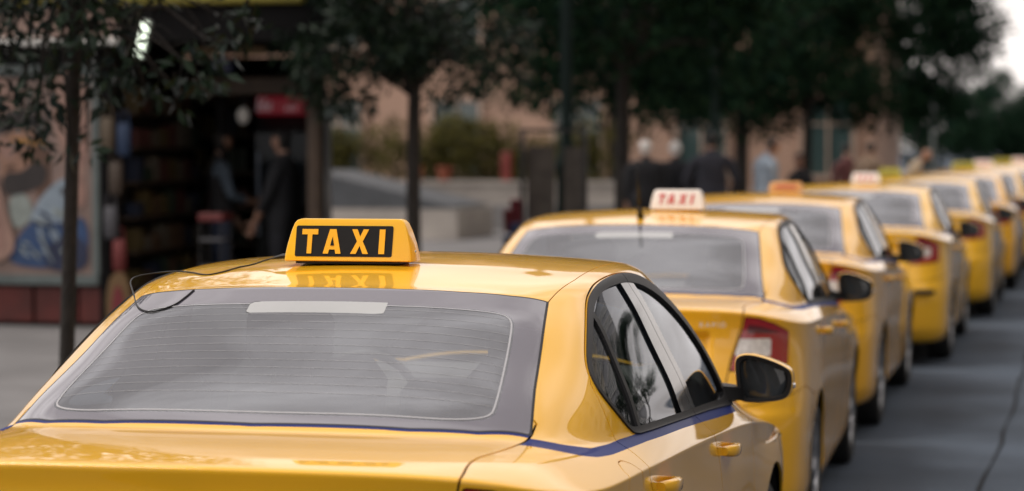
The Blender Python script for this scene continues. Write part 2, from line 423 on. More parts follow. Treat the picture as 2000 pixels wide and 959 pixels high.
# outlines measured on the car, side view (y from the rear bumper, z up) or plan (x, y)
W_OUT = chaikin([(1.135, 1.16), (1.165, 1.205), (1.30, 1.277), (1.44, 1.338), (1.53, 1.366), (1.63, 1.382), (1.78, 1.392), (1.96, 1.394), (2.13, 1.384), (2.28, 1.364), (2.42, 1.334), (2.57, 1.285), (2.72, 1.22), (2.84, 1.145), (2.93, 1.065), (2.985, .985), (3.01, .925),
                 (2.95, .931), (2.49, .965), (2.13, .986), (1.715, 1.009), (1.41, 1.024), (1.262, 1.031), (1.225, 1.052), (1.172, 1.095), (1.142, 1.13)], 2)
W_IN = chaikin([(1.152, 1.165), (1.185, 1.205), (1.318, 1.270), (1.41, 1.311), (1.48, 1.336), (1.55, 1.353), (1.65, 1.366), (1.78, 1.372), (1.96, 1.371), (2.10, 1.358), (2.23, 1.338), (2.37, 1.306), (2.51, 1.261), (2.65, 1.203), (2.76, 1.14), (2.84, 1.072), (2.90, 1.0), (2.925, .957),
                (2.5, .985), (2.14, 1.004), (1.72, 1.027), (1.42, 1.041), (1.262, 1.048), (1.235, 1.06), (1.185, 1.10), (1.158, 1.135)], 2)
SPLIT = [(1.955, 1.405), (2.03, 1.22), (2.11, 1.05), (2.145, .985), (2.165, .94), (2.21, .90), (2.265, .86), (2.31, .80), (2.335, .72), (2.345, .6), (2.345, .28)]
REAR_EDGE = [(1.128, 1.175), (1.105, 1.125), (1.088, 1.05), (1.07, 1.0), (1.068, .965), (1.095, .935), (1.135, .905), (1.225, .80), (1.325, .66), (1.385, .52), (1.40, .40), (1.40, .28)]
D_ALL = chaikin(REAR_EDGE, 2, False).tolist() + chaikin([(3.06, .28), (3.09, .45), (3.09, .7), (3.075, .82), (3.04, .90), (3.0, .985)], 2, False).tolist() + [(2.7, 1.1), (2.3, 1.2), (1.5, 1.2), (1.2, 1.18)]
SPL = chaikin(SPLIT, 2, False)
ST_UP = [(.60, 1.12), (.73, 1.080), (.79, 1.062), (.885, 1.043), (1.02, 1.038), (1.11, 1.038), (1.276, 1.033), (1.7, 1.011), (2.166, .986), (2.96, .934)]
ST_LO = [(2.93, .914), (2.15, .966), (1.806, .987), (1.293, 1.013), (1.086, 1.020), (.927, 1.024), (.827, 1.030), (.758, 1.041), (.71, 1.055), (.66, 1.072), (.60, 1.09)]
STRIPE = ST_UP + ST_LO
RG = [(0, .630), (.37, .646), (.52, .676), (.632, .738), (.602, .921), (.578, 1.106), (.546, 1.338), (.458, 1.312), (.33, 1.294), (.17, 1.289), (0, 1.288)]
RG = RG + [(-a, b) for a, b in RG[-2:0:-1]]
RG_IN = [(0, .665), (.37, .684), (.47, .70), (.535, .735), (.545, .78), (.506, 1.122), (.490, 1.185), (.455, 1.203), (.35, 1.193), (.18, 1.182), (0, 1.178)]
RG_IN = RG_IN + [(-a, b) for a, b in RG_IN[-2:0:-1]]
RG_IN = chaikin(RG_IN, 2)
WG = [(0, 3.50), (.40, 3.44), (.60, 3.32), (.70, 3.20), (.655, 3.03), (.595, 2.78), (.545, 2.635), (.45, 2.68), (.33, 2.725), (.17, 2.755), (0, 2.765)]
WG = WG + [(-a, b) for a, b in WG[-2:0:-1]]
LETTER = {'T': [[(0, 1), (0, .78), (.355, .78), (.355, 0), (.645, 0), (.645, .78), (1, .78), (1, 1)]],
          'I': [[(0, 0), (.30, 0), (.30, 1), (0, 1)]],
          'X': [[(0, 0), (.31, 0), (.5, .33), (.69, 0), (1, 0), (.66, .51), (.97, 1), (.67, 1), (.5, .70), (.33, 1), (.03, 1), (.34, .51)]],
          'A': [[(0, 0), (.29, 0), (.345, .17), (.655, .17), (.71, 0), (1, 0), (.68, 1), (.32, 1)]]}

def interp(v, xs, ys): return np.interp(v, xs, ys)

PAINT = mat('taxi_yellow_paint', (.78, .415, .011), rough=.40, spec=.15, coat=1.0, coat_rough=.016, noise=(2.2, .035, 4))
def _tint(m):
    """each taxi carries its own slight shade through the object colour"""
    nt = m.node_tree; b = nt.nodes['Principled BSDF']; src = b.inputs['Base Color'].links[0].from_socket
    oi = nt.nodes.new('ShaderNodeObjectInfo'); mx = nt.nodes.new('ShaderNodeMixRGB'); mx.blend_type = 'MULTIPLY'; mx.inputs[0].default_value = 1
    nt.links.new(src, mx.inputs[1]); nt.links.new(oi.outputs['Color'], mx.inputs[2]); nt.links.new(mx.outputs[0], b.inputs['Base Color'])
_tint(PAINT)
nt = PAINT.node_tree; _n = nt.nodes.new('ShaderNodeTexNoise'); _n.inputs['Scale'].default_value = 7; _n.inputs['Detail'].default_value = 8; _t = nt.nodes.new('ShaderNodeTexCoord'); _m = nt.nodes.new('ShaderNodeMapRange')
_m.inputs[1].default_value = .35; _m.inputs[2].default_value = .75; _m.inputs[3].default_value = .008; _m.inputs[4].default_value = .07
nt.links.new(_t.outputs['Object'], _n.inputs['Vector']); nt.links.new(_n.outputs['Fac'], _m.inputs[0]); nt.links.new(_m.outputs[0], nt.nodes['Principled BSDF'].inputs['Coat Roughness'])
BLUE = mat('blue_stripe', (.006, .018, .125), rough=.55, spec=.12, coat=.10, coat_rough=.03)
RUBBER = mat('black_rubber', (.010, .010, .011), rough=.5, spec=.3)
GLOSSB = mat('gloss_black', (.006, .006, .007), rough=.12, spec=.5, coat=.6)
LINER = mat('dark_liner', (.010, .009, .008), rough=.85)
PLASTIC = mat('dark_plastic', (.018, .018, .02), rough=.55, bump=(240, .15))
SEAT = mat('seat_fabric', (.045, .047, .052), rough=.9, bump=(160, .25))
TYRE = mat('tyre_rubber', (.012, .012, .012), rough=.75, noise=(18, .3))
ALLOY = mat('wheel_alloy', (.42, .42, .43), rough=.32, metal=.9)
CHROME = mat('chrome', (.75, .75, .76), rough=.12, metal=1.0)
REDLENS = mat('red_lens', (.30, .006, .010), rough=.12, coat=1.0, bump=(60, .05))
DARKRED = mat('dark_red_lens', (.085, .004, .008), rough=.12, coat=1.0)
WHITELENS = mat('clear_lens', (.62, .60, .58), rough=.15, coat=1.0, noise=(60, .25))
FRIT = mat('glass_frit', (.085, .080, .105), rough=.05, spec=1.0, coat=.8)
MIRROR = mat('mirror_glass', (.03, .035, .04), rough=.03, metal=0.0, spec=.6)  # dark base colour stands in for the dark surroundings it would reflect
PLATE = mat('number_plate', (.70, .66, .45), rough=.4)
SIGN_Y = mat('sign_yellow', (.86, .47, .004), rough=.28, spec=.5, coat=.25, coat_rough=.1)
LETTER_Y = mat('letter_yellow', (.95, .47, .004), rough=.5)
PANEL_K = mat('sign_black_panel', (.006, .006, .007), rough=.6, spec=.25)
GLASS_R = glass_mat('rear_glass', (.60, .63, .61), dust=.09, ior=2.45, dust_col=(.46, .46, .50))  # dust film, strengthened so its pale veil stands in for sky reflection
GLASS_S = glass_mat('side_glass', (.50, .55, .52), dust=.004, ior=1.62)
GLASS_W = glass_mat('windscreen_glass', (.90, .95, .92), dust=.01, ior=1.4)
LINE = mat('heater_line', (.36, .36, .38), rough=.6)

def side_field(poly, inner=.45):
    return lambda P: np.maximum(sd_poly(P[:, 1:3], poly), inner - np.abs(P[:, 0]))
def plan_field(poly, zmin):
    return lambda P: np.maximum(sd_poly(P[:, :2], poly), zmin - P[:, 2])
def halves(s): return (s.where(lambda c: c[:, 0] > 0), s.where(lambda c: c[:, 0] <= 0))
def ZB(P): return interp(P[:, 1], [0, .2, .45, .75], [.645, .70, .735, .67])

def build_taxi():
    root = empty('taxi')
    S = full_surface(18, 7)
    # wheel openings
    def arch(P):
        f = np.minimum(np.hypot(P[:, 1] - 1.02, P[:, 2] - .315) - .352, np.hypot(P[:, 1] - 3.62, P[:, 2] - .315) - .352)
        return np.maximum(f, .48 - np.abs(P[:, 0]))
    _, S = S.split(arch(S.P))
    # glazing
    rg, S = S.carve(plan_field(RG, 1.02), .0006)
    wg, S = S.carve(plan_field(WG, .90), .004)
    # panels
    ysp = lambda P: interp(P[:, 2], SPL[::-1, 1], SPL[::-1, 0])
    def dall(P): return np.maximum(np.minimum(sd_poly(P[:, 1:3], D_ALL), sd_poly(P[:, 1:3], W_OUT) - .0035), .45 - np.abs(P[:, 0]))
    rdoor, S = S.carve(lambda P: np.maximum(dall(P), P[:, 1] - ysp(P)), .0048)
    fdoor, S = S.carve(lambda P: np.maximum(dall(P), ysp(P) - P[:, 1]), .0048)
    def lid_f(P):
        xe = interp(P[:, 2], [.5, .7, .86, 1.0, 1.062], [.50, .52, .548, .590, .600]) + .030 * np.clip((P[:, 1] - .42) / .32, 0, 1) - .018 * np.exp(-((P[:, 1] - .36) / .12) ** 2)
        return np.maximum(np.maximum(np.abs(P[:, 0]) - xe, .650 - P[:, 2]), P[:, 1] - .80)
    lid, S = S.carve(lid_f, .0055)
    def lamp_f(P):
        x = np.abs(P[:, 0]); xe = interp(P[:, 2], [.5, .7, .86, 1.0, 1.062], [.50, .52, .548, .590, .600])
        top = interp(x, [.58, .66, .72, .76, .80], [1.042, 1.032, 1.008, .980, .95])
        bot = interp(x, [.5, .62, .78], [.818, .815, .835])
        return np.maximum.reduce([xe + .006 - x, x - .770, P[:, 2] - top, bot - P[:, 2], P[:, 1] - .60])
    lamp, S = S.carve(lamp_f, .004)
    bump_r, S = S.carve(lambda P: np.maximum(P[:, 2] - ZB(P), P[:, 1] - .80), .004)
    bump_f, S = S.carve(lambda P: np.maximum(P[:, 2] - interp(P[:, 1], [3.9, 4.2, 4.5], [.55, .60, .66]), 3.93 - P[:, 1]), .004)
    def hl_f(P):
        x = np.abs(P[:, 0])
        return np.maximum.reduce([.45 - x, 4.02 - P[:, 1], .605 - P[:, 2], P[:, 2] - interp(x, [.45, .8], [.70, .735])])
    hlamp, S = S.carve(hl_f, .004)
    def hood_f(P): return np.maximum.reduce([np.abs(P[:, 0]) - interp(P[:, 1], [3.2, 3.8, 4.4], [.735, .715, .64]), 3.2 - P[:, 1], .69 - P[:, 2]])
    hood, S = S.carve(hood_f, .005)
    def roof_f(P): return np.maximum.reduce([np.abs(P[:, 0]) - interp(P[:, 1], [1.3, 1.6, 2.3, 2.7], [.543, .560, .560, .545]), 1.2 - P[:, 1], 1.30 - P[:, 2], P[:, 1] - 2.9])
    roof, S = S.carve(roof_f, .0026)
    flap_poly = chaikin([(.815, .83), (.99, .83), (.99, 1.012), (.815, 1.012)], 2)
    flap, S = S.carve(lambda P: np.maximum(sd_poly(P[:, 1:3], flap_poly), .45 - P[:, 0]), .0035)
    stripe = side_field(STRIPE)
    def two(s, f=stripe):
        a, b = s.split(f(s.P)); return [(a, BLUE), (b, PAINT)]
    put('body_shell', two(S), root)
    put('roof_panel', [(roof, PAINT)], root, .006)
    # the stripe runs on along the foot of the rear glass
    def deck_stripe(P): return np.maximum.reduce([sd_poly(P[:, :2], RG) - .011, -sd_poly(P[:, :2], RG), P[:, 1] - .76])
    lido = put('tailgate', two(lid, deck_stripe), root)
    put('fuel_flap', two(flap), root)
    put('rear_bumper', [(bump_r, PAINT)], root)
    put('front_bumper', [(bump_f, PAINT)], root)
    put('bonnet', [(hood, PAINT)], root)
    # rear glass: opaque printed border, clear field, edge line, heater lines
    gask, g2 = None, rg
    inner_f = plan_field(RG_IN, 1.0)
    strip_f = plan_field([(-.192, 1.192), (-.186, 1.125), (.172, 1.128), (.166, 1.196)], 1.0)
    strip, rg = rg.carve(strip_f, .0005)
    clear, border = rg.split(inner_f(rg.P))
    edge = plan_field(RG, 1.02)
    seal, border = (lambda a, b: (b, a))(*border.split(edge(border.P) + .006))
    glo = put('rear_glass', [(clear, GLASS_R)], root, 0)
    put('high_brake_light', [(strip, mat('brake_light_window', (.33, .34, .34), rough=.10, coat=1.0, noise=(5, .06)))], glo, 0)
    put('glass_border', [(border, FRIT)], glo, 0)
    put('glass_seal', [(seal, RUBBER)], glo, .01)
    def band(s_, f, c, h):
        a_, _ = s_.split(f(s_.P) - c - h); _, b_ = a_.split(f(a_.P) - c + h); return b_
    ln = band(clear, lambda P: sd_poly(P[:, :2], RG_IN), -.007, .0021)
    tag(put('edge_line', [(ln.off(.0008), LINE)], glo, 0), kind='stuff')
    fine, _ = clear.split(sd_poly(clear.P[:, :2], RG_IN) + .010)
    k = 0
    lines = []
    for k in range(12):
        yk = 1.150 - k * .036
        a = band(fine, lambda P: P[:, 1] - .10 * P[:, 0] ** 2, yk, .0005)
        if len(a.F): lines.append((a.off(.0008), mat('heater_wire', (.31, .31, .32), rough=.6)))
    tag(put('heater_lines', lines, glo, 0), kind='stuff')
    put('windscreen', [(wg.off(-.002), GLASS_W)], root, .006)
    # doors
    win_out, win_in = side_field(W_OUT), side_field(W_IN)
    bp1 = [(1.865, 1.385), (1.955, 1.0)]; bp2 = [(2.035, 1.385), (2.205, .99)]
    lin = lambda P, l: l[0][0] + (P[:, 2] - l[0][1]) / (l[1][1] - l[0][1]) * (l[1][0] - l[0][0])
    for sgn in (0, 1):
        rd, fd = halves(rdoor)[sgn], halves(fdoor)[sgn]
        for nm, d in (('rear_door', rd), ('front_door', fd)):
            wo, panel = d.split(win_out(d.P))
            do = put(nm, two(panel), root)
            gl, trim = wo.split(win_in(wo.P))
            put('window_trim', [(trim.off(.005), RUBBER)], do, .012)
            if nm == 'rear_door':
                gl, pil = gl.split(gl.P[:, 1] - lin(gl.P, bp1))
                div, rest = gl.split(np.abs(gl.P[:, 1] - interp(gl.P[:, 2], [1.04, 1.16, 1.33], [1.335, 1.376, 1.435])) - .0145)
                qg = rest.where(lambda c: c[:, 1] < interp(c[:, 2], [1.04, 1.16, 1.33], [1.335, 1.376, 1.435]))
                mg = rest.where(lambda c: c[:, 1] >= interp(c[:, 2], [1.04, 1.16, 1.33], [1.335, 1.376, 1.435]))
                put('window_divider', [(div.off(.002), RUBBER)], do, .01)
                put('quarter_window', [(qg.off(-.005), GLASS_S)], do, 0)
                put('window', [(mg.off(-.005), GLASS_S)], do, 0)
            else:
                pil, gl = gl.split(gl.P[:, 1] - lin(gl.P, bp2))
                put('window', [(gl.off(-.005), GLASS_S)], do, 0)
            put('pillar_cover', [(pil.off(.003), GLOSSB)], do, .012)
            # grab handle standing off the skin over a shallow cup
            y0, y1, zc = (1.175, 1.39, .915) if nm == 'rear_door' else (2.325, 2.545, .862)
            sx = 1 if sgn == 0 else -1
            m = MB(); prof = []
            for t in np.linspace(0, 1, 15):
                yy = y0 + (y1 - y0) * t
                outx = .849 + .030 * (1 - abs(2 * t - 1) ** 3.5) + .006 * (1 - t)
                hz = (.011 + .007 * math.sin(math.pi * t) ** .5) * (1.15 - .25 * t)
                th = .011 + .004 * (1 - t)
                prof.append((yy, outx, hz, th, zc - .012 * t))
            n = 12; Vv = []; Ff = []
            for yy, ox, hz, th, zz in prof:
                for q in range(n):
                    a = 2 * math.pi * q / n
                    cx_ = math.copysign(abs(math.cos(a)) ** .7, math.cos(a)); sz_ = math.copysign(abs(math.sin(a)) ** .7, math.sin(a))
                    Vv.append((sx * (ox + th * cx_), yy, zz + hz * sz_))
            for i in range(len(prof) - 1):
                for q in range(n): Ff.append((i * n + q, i * n + (q + 1) % n, (i + 1) * n + (q + 1) % n, (i + 1) * n + q))
            Ff += [tuple(range(n)), tuple(range((len(prof) - 1) * n, len(prof) * n))]
            m.add(Vv, Ff); m.build('door_handle', PAINT, do, hard=50)
    # tail lamps
    for sgn in (0, 1):
        l = halves(lamp)[sgn]
        x = lambda P: np.abs(P[:, 0])
        def white_f(P): return np.maximum.reduce([.565 - x(P), x(P) - .705, P[:, 2] - .948, .872 - P[:, 2]])
        def dark_f(P): return np.maximum.reduce([.612 - x(P), x(P) - .735, P[:, 2] - interp(x(P), [.6, .66, .74], [1.010, 1.0, .972]), .968 - P[:, 2]])
        wl_, r = l.split(white_f(l.P)); dk, r = r.split(dark_f(r.P))
        lo = put('tail_lamp', [(r.off(.003), REDLENS), (dk.off(.003), DARKRED)], root, .02)
        put('reversing_lens', [(wl_.off(.003), WHITELENS)], lo, .01)
        put('headlamp', [(halves(hlamp)[sgn].off(.002), WHITELENS)], root, .02)
    # black inner shell added so the shut lines look dark, like shaded gaps
    C = full_surface(7, 4); C = C.off(-.012)
    _, C = C.split(arch(C.P) - .0); _, C = C.split(plan_field(RG, 1.02)(C.P) - .004); _, C = C.split(plan_field(WG, .9)(C.P) - .004); _, C = C.split(side_field(W_IN)(C.P) - .004)
    put('inner_shell', [(C, LINER)], root, 0)
    # wheel wells
    for yc in (1.02, 3.62):
        for sx in (-1, 1):
            m = MB(); m.lathe([(.362, sx * .836), (.362, sx * .40), (.02, sx * .40)], 32, 'X', (0, yc, .315), a0=-.15, a1=math.pi + .15)
            m.build('wheel_housing', LINER, root, hard=40)
    # wheels
    for yc in (1.02, 3.62):
        for sx in (-1, 1):
            wx = sx * .742
            t = MB()
            prof = [(.205, -.085), (.235, -.098), (.275, -.1), (.296, -.088), (.303, -.06), (.304, -.02), (.300, -.016), (.304, -.012), (.304, .02), (.300, .024), (.304, .028), (.303, .06), (.296, .088), (.275, .1), (.235, .098), (.205, .085)]
            t.lathe(prof, 40, 'X', (wx, yc, .304))
            wo = t.build('tyre', TYRE, None, hard=35)
            wo.name = 'wheel'; wo.parent = root
            r = MB()
            r.lathe([(.207, -sx * .08), (.214, sx * .075), (.207, sx * .092), (.196, sx * .088), (.19, sx * .05), (.186, -sx * .06)], 40, 'X', (wx, yc, .304))
            for k in range(9):
                a = 2 * math.pi * k / 9
                ca, sa = math.cos(a), math.sin(a)
                c = [(wx + sx * .088, .04), (wx + sx * .078, .12), (wx + sx * .086, .198)]
                pts = []
                for (xx, rr), hw in zip(c, (.020, .016, .022)):
                    for s_ in (-1, 1): pts += [(xx, yc + rr * ca - s_ * hw * sa, .304 + rr * sa + s_ * hw * ca), (xx - sx * .02, yc + rr * ca - s_ * hw * sa, .304 + rr * sa + s_ * hw * ca)]
                fs = []
                for i in (0, 4): fs += [(i, i + 2, i + 6, i + 4), (i, i + 4, i + 5, i + 1), (i + 2, i + 3, i + 7, i + 6)]
                r.add(pts, fs)
            r.lathe([(.055, sx * .06), (.052, sx * .092), (.03, sx * .098), (.001, sx * .098)], 24, 'X', (wx, yc, .304))
            r.build('rim', ALLOY, wo, hard=35)
            r2 = MB(); r2.lathe([(.19, sx * .045), (.02, sx * .045)], 32, 'X', (wx, yc, .304)); r2.build('brake_disc', LINER, wo)
    # door mirrors
    for sx in (1, -1):
        ol = [(.795, 1.060), (.808, 1.078), (.84, 1.083), (.885, 1.074), (.93, 1.058), (.962, 1.042), (.975, 1.028), (.978, .995), (.970, .962), (.955, .945), (.92, .936), (.86, .930), (.822, .932), (.808, .945), (.800, 1.0)]
        ol = chaikin(ol, 2); cx_, cz_ = ol.mean(0)
        def ringat(k, yy, dz=0): return [(sx * (cx_ + (a - cx_) * k), yy, cz_ + (b - cz_) * k + dz) for a, b in ol]
        n = len(ol)
        def loft(rs, name, mt, par, cap_end=False, cap_start=False, hard=50):
            Vv = [p for r in rs for p in r]; Ff = []
            for i in range(len(rs) - 1):
                for q in range(n): Ff.append((i * n + q, i * n + (q + 1) % n, (i + 1) * n + (q + 1) % n, (i + 1) * n + q))
            if cap_end: Ff.append(tuple(range((len(rs) - 1) * n, len(rs) * n)))
            if cap_start: Ff.append(tuple(range(n)))
            mm = MB(); mm.add(Vv, Ff); return mm.build(name, mt, par, hard=hard)
        mo = loft([ringat(1.0, 3.052), ringat(1.035, 3.058), ringat(1.04, 3.08), ringat(1.02, 3.12), ringat(.93, 3.17), ringat(.74, 3.205), ringat(.4, 3.225)], 'door_mirror', PAINT, root, cap_end=True)
        loft([ringat(.84, 3.062), ringat(.86, 3.050), ringat(1.0, 3.049), ringat(1.01, 3.054)], 'mirror_frame', RUBBER, mo, hard=40)
        loft([ringat(.85, 3.064), ringat(.845, 3.0635)], 'mirror_glass', MIRROR, mo, cap_end=True)
        a = MB(); a.add([(sx * x_, y_, z_) for x_, y_, z_ in [(.745, 2.885, 1.0), (.79, 2.93, .948), (.79, 3.0, .935), (.735, 3.0, 1.0), (.82, 3.06, .975), (.83, 3.06, .935), (.83, 3.13, .935), (.82, 3.13, .975)]],
                        [(0, 1, 5, 4), (1, 2, 6, 5), (2, 3, 7, 6), (3, 0, 4, 7), (4, 5, 6, 7), (0, 3, 2, 1)])
        a.build('mirror_arm', RUBBER, mo, hard=40)
        b_ = MB(); b_.box((sx * .981, 3.07, .985), (.012, .02, .018), bev=.004); b_.build('indicator', CHROME, mo)
    # cabin
    m = MB(); m.box((0, 2.0, .30), (1.40, 2.6, .06)); m.box((0, .78, .70), (1.30, .05, .60)); m.build('cabin_floor', LINER, root)
    m = MB(); m.box((0, .83, 1.02), (1.22, .46, .03), bev=.01); m.build('parcel_shelf', mat('shelf_carpet', (.030, .030, .033), rough=.95, bump=(300, .3)), root)
    m = MB(); m.box((0, 1.33, .54), (1.24, .52, .20), bev=.06); m.box((0, 1.10, .82), (1.24, .16, .52), rx=-.30, bev=.06)
    rs = m.build('rear_seat', SEAT, root, hard=45)
    for hx in (-.37, .37):
        h = MB(); h.box((hx, 1.02, 1.115), (.25, .09, .14), rx=-.2, bev=.035); h.build('headrest', SEAT, rs, hard=50)
    for hx in (-.36, .36):
        m = MB(); m.box((hx, 2.42, .52), (.50, .52, .18), bev=.06); m.box((hx, 2.14, .83), (.48, .13, .60), rx=-.26, bev=.055)
        fs = m.build('front_seat', SEAT, root, hard=45)
        h = MB(); h.box((hx, 2.025, 1.20), (.26, .10, .18), rx=-.16, bev=.04); h.build('headrest', SEAT, fs, hard=50)
        h = MB()
        for d in (-.06, .06): h.tube([(hx + d, 2.06, 1.06), (hx + d, 2.03, 1.17)], .007, 6)
        h.build('headrest_post', CHROME, fs)
    m = MB(); m.box((0, 3.13, .85), (1.40, .52, .33), bev=.07); m.build('dashboard', PLASTIC, root, hard=45)
    m = MB()
    m.lathe([(.185 + .014 * math.cos(a), .014 * math.sin(a)) for a in np.linspace(0, 2 * math.pi, 11)], 32, 'Y', (-.36, 2.80, .90)); m.box((-.36, 2.81, .90), (.34, .02, .05), bev=.008)
    m.build('steering_wheel', PLASTIC, root, hard=50)
    m = MB(); m.box((.0, 2.70, 1.30), (.24, .03, .065), bev=.012); m.tube([(0, 2.71, 1.32), (0, 2.75, 1.375)], .008, 6); m.build('interior_mirror', PLASTIC, root, hard=50)
    # rear plate and lid handle slot
    m = MB(); m.box((0, .035, .84), (.52, .012, .112), bev=.004); m.build('number_plate', PLATE, root)
    m = MB()
    m.box((0, .108, .992), (.12, .012, .012)); m.lathe([(.045, 0), (.045, .006), (.040, .009), (.002, .010)], 28, 'Y', (0, .110, 1.012)) if False else None
    m.build('lid_handle', RUBBER, root)
    # badge lettering on the lid, right of centre
    fc = bpy.data.curves.new('badge', 'FONT'); fc.body = 'RAPID'; fc.size = .030; fc.extrude = .0012; fc.space_character = 1.45; fc.align_x = 'CENTER'
    tmp = bpy.data.objects.new('badge', fc); COL.objects.link(tmp)
    dg = bpy.context.evaluated_depsgraph_get(); me = bpy.data.meshes.new_from_object(tmp.evaluated_get(dg))
    bpy.data.objects.remove(tmp); bpy.data.curves.remove(fc)
    me.materials.clear(); me.materials.append(mat('badge_metal', (.50, .49, .47), rough=.35, metal=.9))
    bo = bpy.data.objects.new('badge', me); COL.objects.link(bo); bo.parent = root
    bo.matrix_local = Matrix.Translation((.478, .112, 1.000)) @ Matrix.Rotation(math.radians(13), 4, 'Z') @ Matrix.Rotation(math.radians(80), 4, 'X')
    return root

def roof_sign(parent, x, y, style, wd=.358, ht=.114):
    """moulded wedge-shaped taxi sign with lettering on both faces"""
    body, panel, letter = style['body'], style.get('panel'), style['letter']
    z0 = float(roof_z(x, y)) + .006
    so_ = empty('roof_sign', (x, y, z0)); so_.parent = parent
    ol = [(-.5, .02), (-.497, .16), (-.482, .42), (-.455, .74), (-.435, .90), (-.415, .97), (-.385, 1.0), (.385, 1.0), (.41, .97), (.43, .90), (.452, .74), (.482, .42), (.497, .16), (.5, .02), (.49, 0), (-.49, 0)]
    n = len(ol); d0, d1 = style.get('depth', (.105, .045))
    Vv, Ff = [], []
    def ring(k, e):
        return [(a * wd * k, e * (d0 + (d1 - d0) * b) / 2, (.5 + (b - .5) * k) * ht) for a, b in ol]
    rs = [ring(.955, -1.0), ring(.985, -.95), ring(1.0, -.82), ring(1.0, .82), ring(.985, .95), ring(.955, 1.0)]
    for r in rs: Vv += r
    for i in range(len(rs) - 1):
        for q in range(n): Ff.append((i * n + q, i * n + (q + 1) % n, (i + 1) * n + (q + 1) % n, (i + 1) * n + q))
    Ff += [tuple(range(n)), tuple(range((len(rs) - 1) * n, len(rs) * n))]
    m = MB(); m.add(Vv, Ff); m.build('sign_body', body, so_, hard=28)
    m = MB(); m.box((0, 0, -.002), (wd * .82, d0 * .82, .008)); m.build('sign_foot', style.get('foot', RUBBER), so_)
    tilt = math.atan2((d0 - d1) / 2, ht)
    for face in (-1, 1):
        R = Matrix.Rotation(math.pi if face > 0 else 0, 4, 'Z')
        def place(poly2d, lift, name, mt):
            V2 = []; nn = len(poly2d)
            for h in (lift, lift + .0012):
                for u, v in poly2d:
                    zz = v; yy = -((d0 + (d1 - d0) * (zz / ht)) / 2 + h)
                    V2.append(R @ Vector((u, yy, zz)))
            mm = MB(); mm.add(V2, [tuple(range(nn, 2 * nn))] + [(q, (q + 1) % nn, nn + (q + 1) % nn, nn + q) for q in range(nn)])
            return mm.build(name, mt, so_)
        if panel:
            pw, p0, p1 = wd * .76, ht * .115, ht * .84; ps_ = -.034 * wd * (1 if face < 0 else -1)
            rr = chaikin([(-pw / 2, p0), (-pw / 2 + .012, p0), (pw / 2 - .012, p0), (pw / 2, p0), (pw / 2, p0 + .012), (pw / 2, p1 - .012), (pw / 2, p1), (pw / 2 - .012, p1), (-pw / 2 + .012, p1), (-pw / 2, p1), (-pw / 2, p1 - .012), (-pw / 2, p0 + .012)], 2)
            place([(p[0] + ps_, p[1]) for p in rr], .0003, 'sign_panel', panel)
        if style.get('text', True):
            lh = ht * style.get('lh', .575); zb = ht * style.get('zb', .185); sl = style.get('slant', 0.0)
            for ch, xa, lw in (('T', -.365, .125), ('A', -.193, .140), ('X', .022, .140), ('I', .242, .150)):
                for pl in LETTER[ch]:
                    k = style.get('lw', 1.0)
                    pts = [(wd * (xa + u * lw + sl * v * .1), zb + v * lh) for u, v in pl]
                    place(pts, .0020, 'letter', letter)
                if ch == 'A':
                    hole = [(.395, .33), (.605, .33), (.5, .68)]
                    place([(wd * (xa + u * lw + sl * v * .1), zb + v * lh) for u, v in hole], .0034, 'letter', panel or body)
    if style.get('bar'):
        m = MB(); m.box((0, -(d0 + d1) / 4 - .002, ht * .5), (wd * .62, .006, ht * .3), rx=-tilt); m.build('sign_text_band', letter, so_)
    m = MB()
    for sx in (-1, 1): m.lathe([(.006, 0), (.006, .003), (.001, .004)], 10, 'X', (sx * (wd * .5 - .004 if sx > 0 else wd * .5), 0, ht * .22))
    m.build('sign_screw', CHROME, so_)
    return so_
# ---------------------------------------------------------------- ground
def asphalt_mat():
    m = mat('asphalt', (.050, .064, .085), rough=.92, spec=.2, noise=(1.1, .30, 14), bump=(90, .5))
    return m
ROAD = asphalt_mat()
PAVE = mat('pavement_stone', (.125, .122, .124), rough=.85, noise=(1.3, .22, 9), bump=(40, .25))
KERB = mat('kerb_stone', (.20, .195, .19), rough=.8, noise=(6, .25), bump=(50, .3))
m = MB(); m.add([(-900, -300, 0), (900, -300, 0), (900, 2200, 0), (-900, 2200, 0)], [(0, 1, 2, 3)]); tag(m.build('road', ROAD), kind='structure')
m = MB(); m.box((-33.2, 60, .058), (60, 240, .124)); tag(m.build('pavement', PAVE), kind='structure')
m = MB(); m.box((27.2, 60, .058), (38, 240, .124)); tag(m.build('pavement', PAVE), kind='structure')
kerb = empty('kerb', (0, 0, 0)); tag(kerb, kind='structure')
kb = None
for i in range(60):
    if kb is None:
        m = MB(); m.box((-3.13, 0, .0655), (.138, .985, .137), bev=.012); kb = m.build('kerb_stone', KERB, kerb); o = kb
    else:
        o = kb.copy(); COL.objects.link(o); o.parent = kerb
    o.location = (RNG.normal(0, .004), 3.0 + i * 1.0, 0)
# tarred joint wandering along the lane
pts = []
for y in np.arange(5, 60, .5):
    pts.append((-.46 + .022 * (y - 8) - .00016 * (y - 8) ** 2 + .022 * math.sin(y * .5) + .008 * math.sin(y * 2.3 + 1) + RNG.normal(0, .006), y))
V = []; Fc = []
for i, (x, y) in enumerate(pts):
    wd = .008 + .004 * math.sin(y * 3.1) + RNG.uniform(0, .004)
    V += [(x - wd, y, .004), (x + wd, y, .004)]
    if i: Fc.append((2 * i - 2, 2 * i - 1, 2 * i + 1, 2 * i))
tag(mesh_obj('road_joint', V, Fc, mat('tar', (.017, .018, .020), rough=.95, spec=.05)), kind='structure')

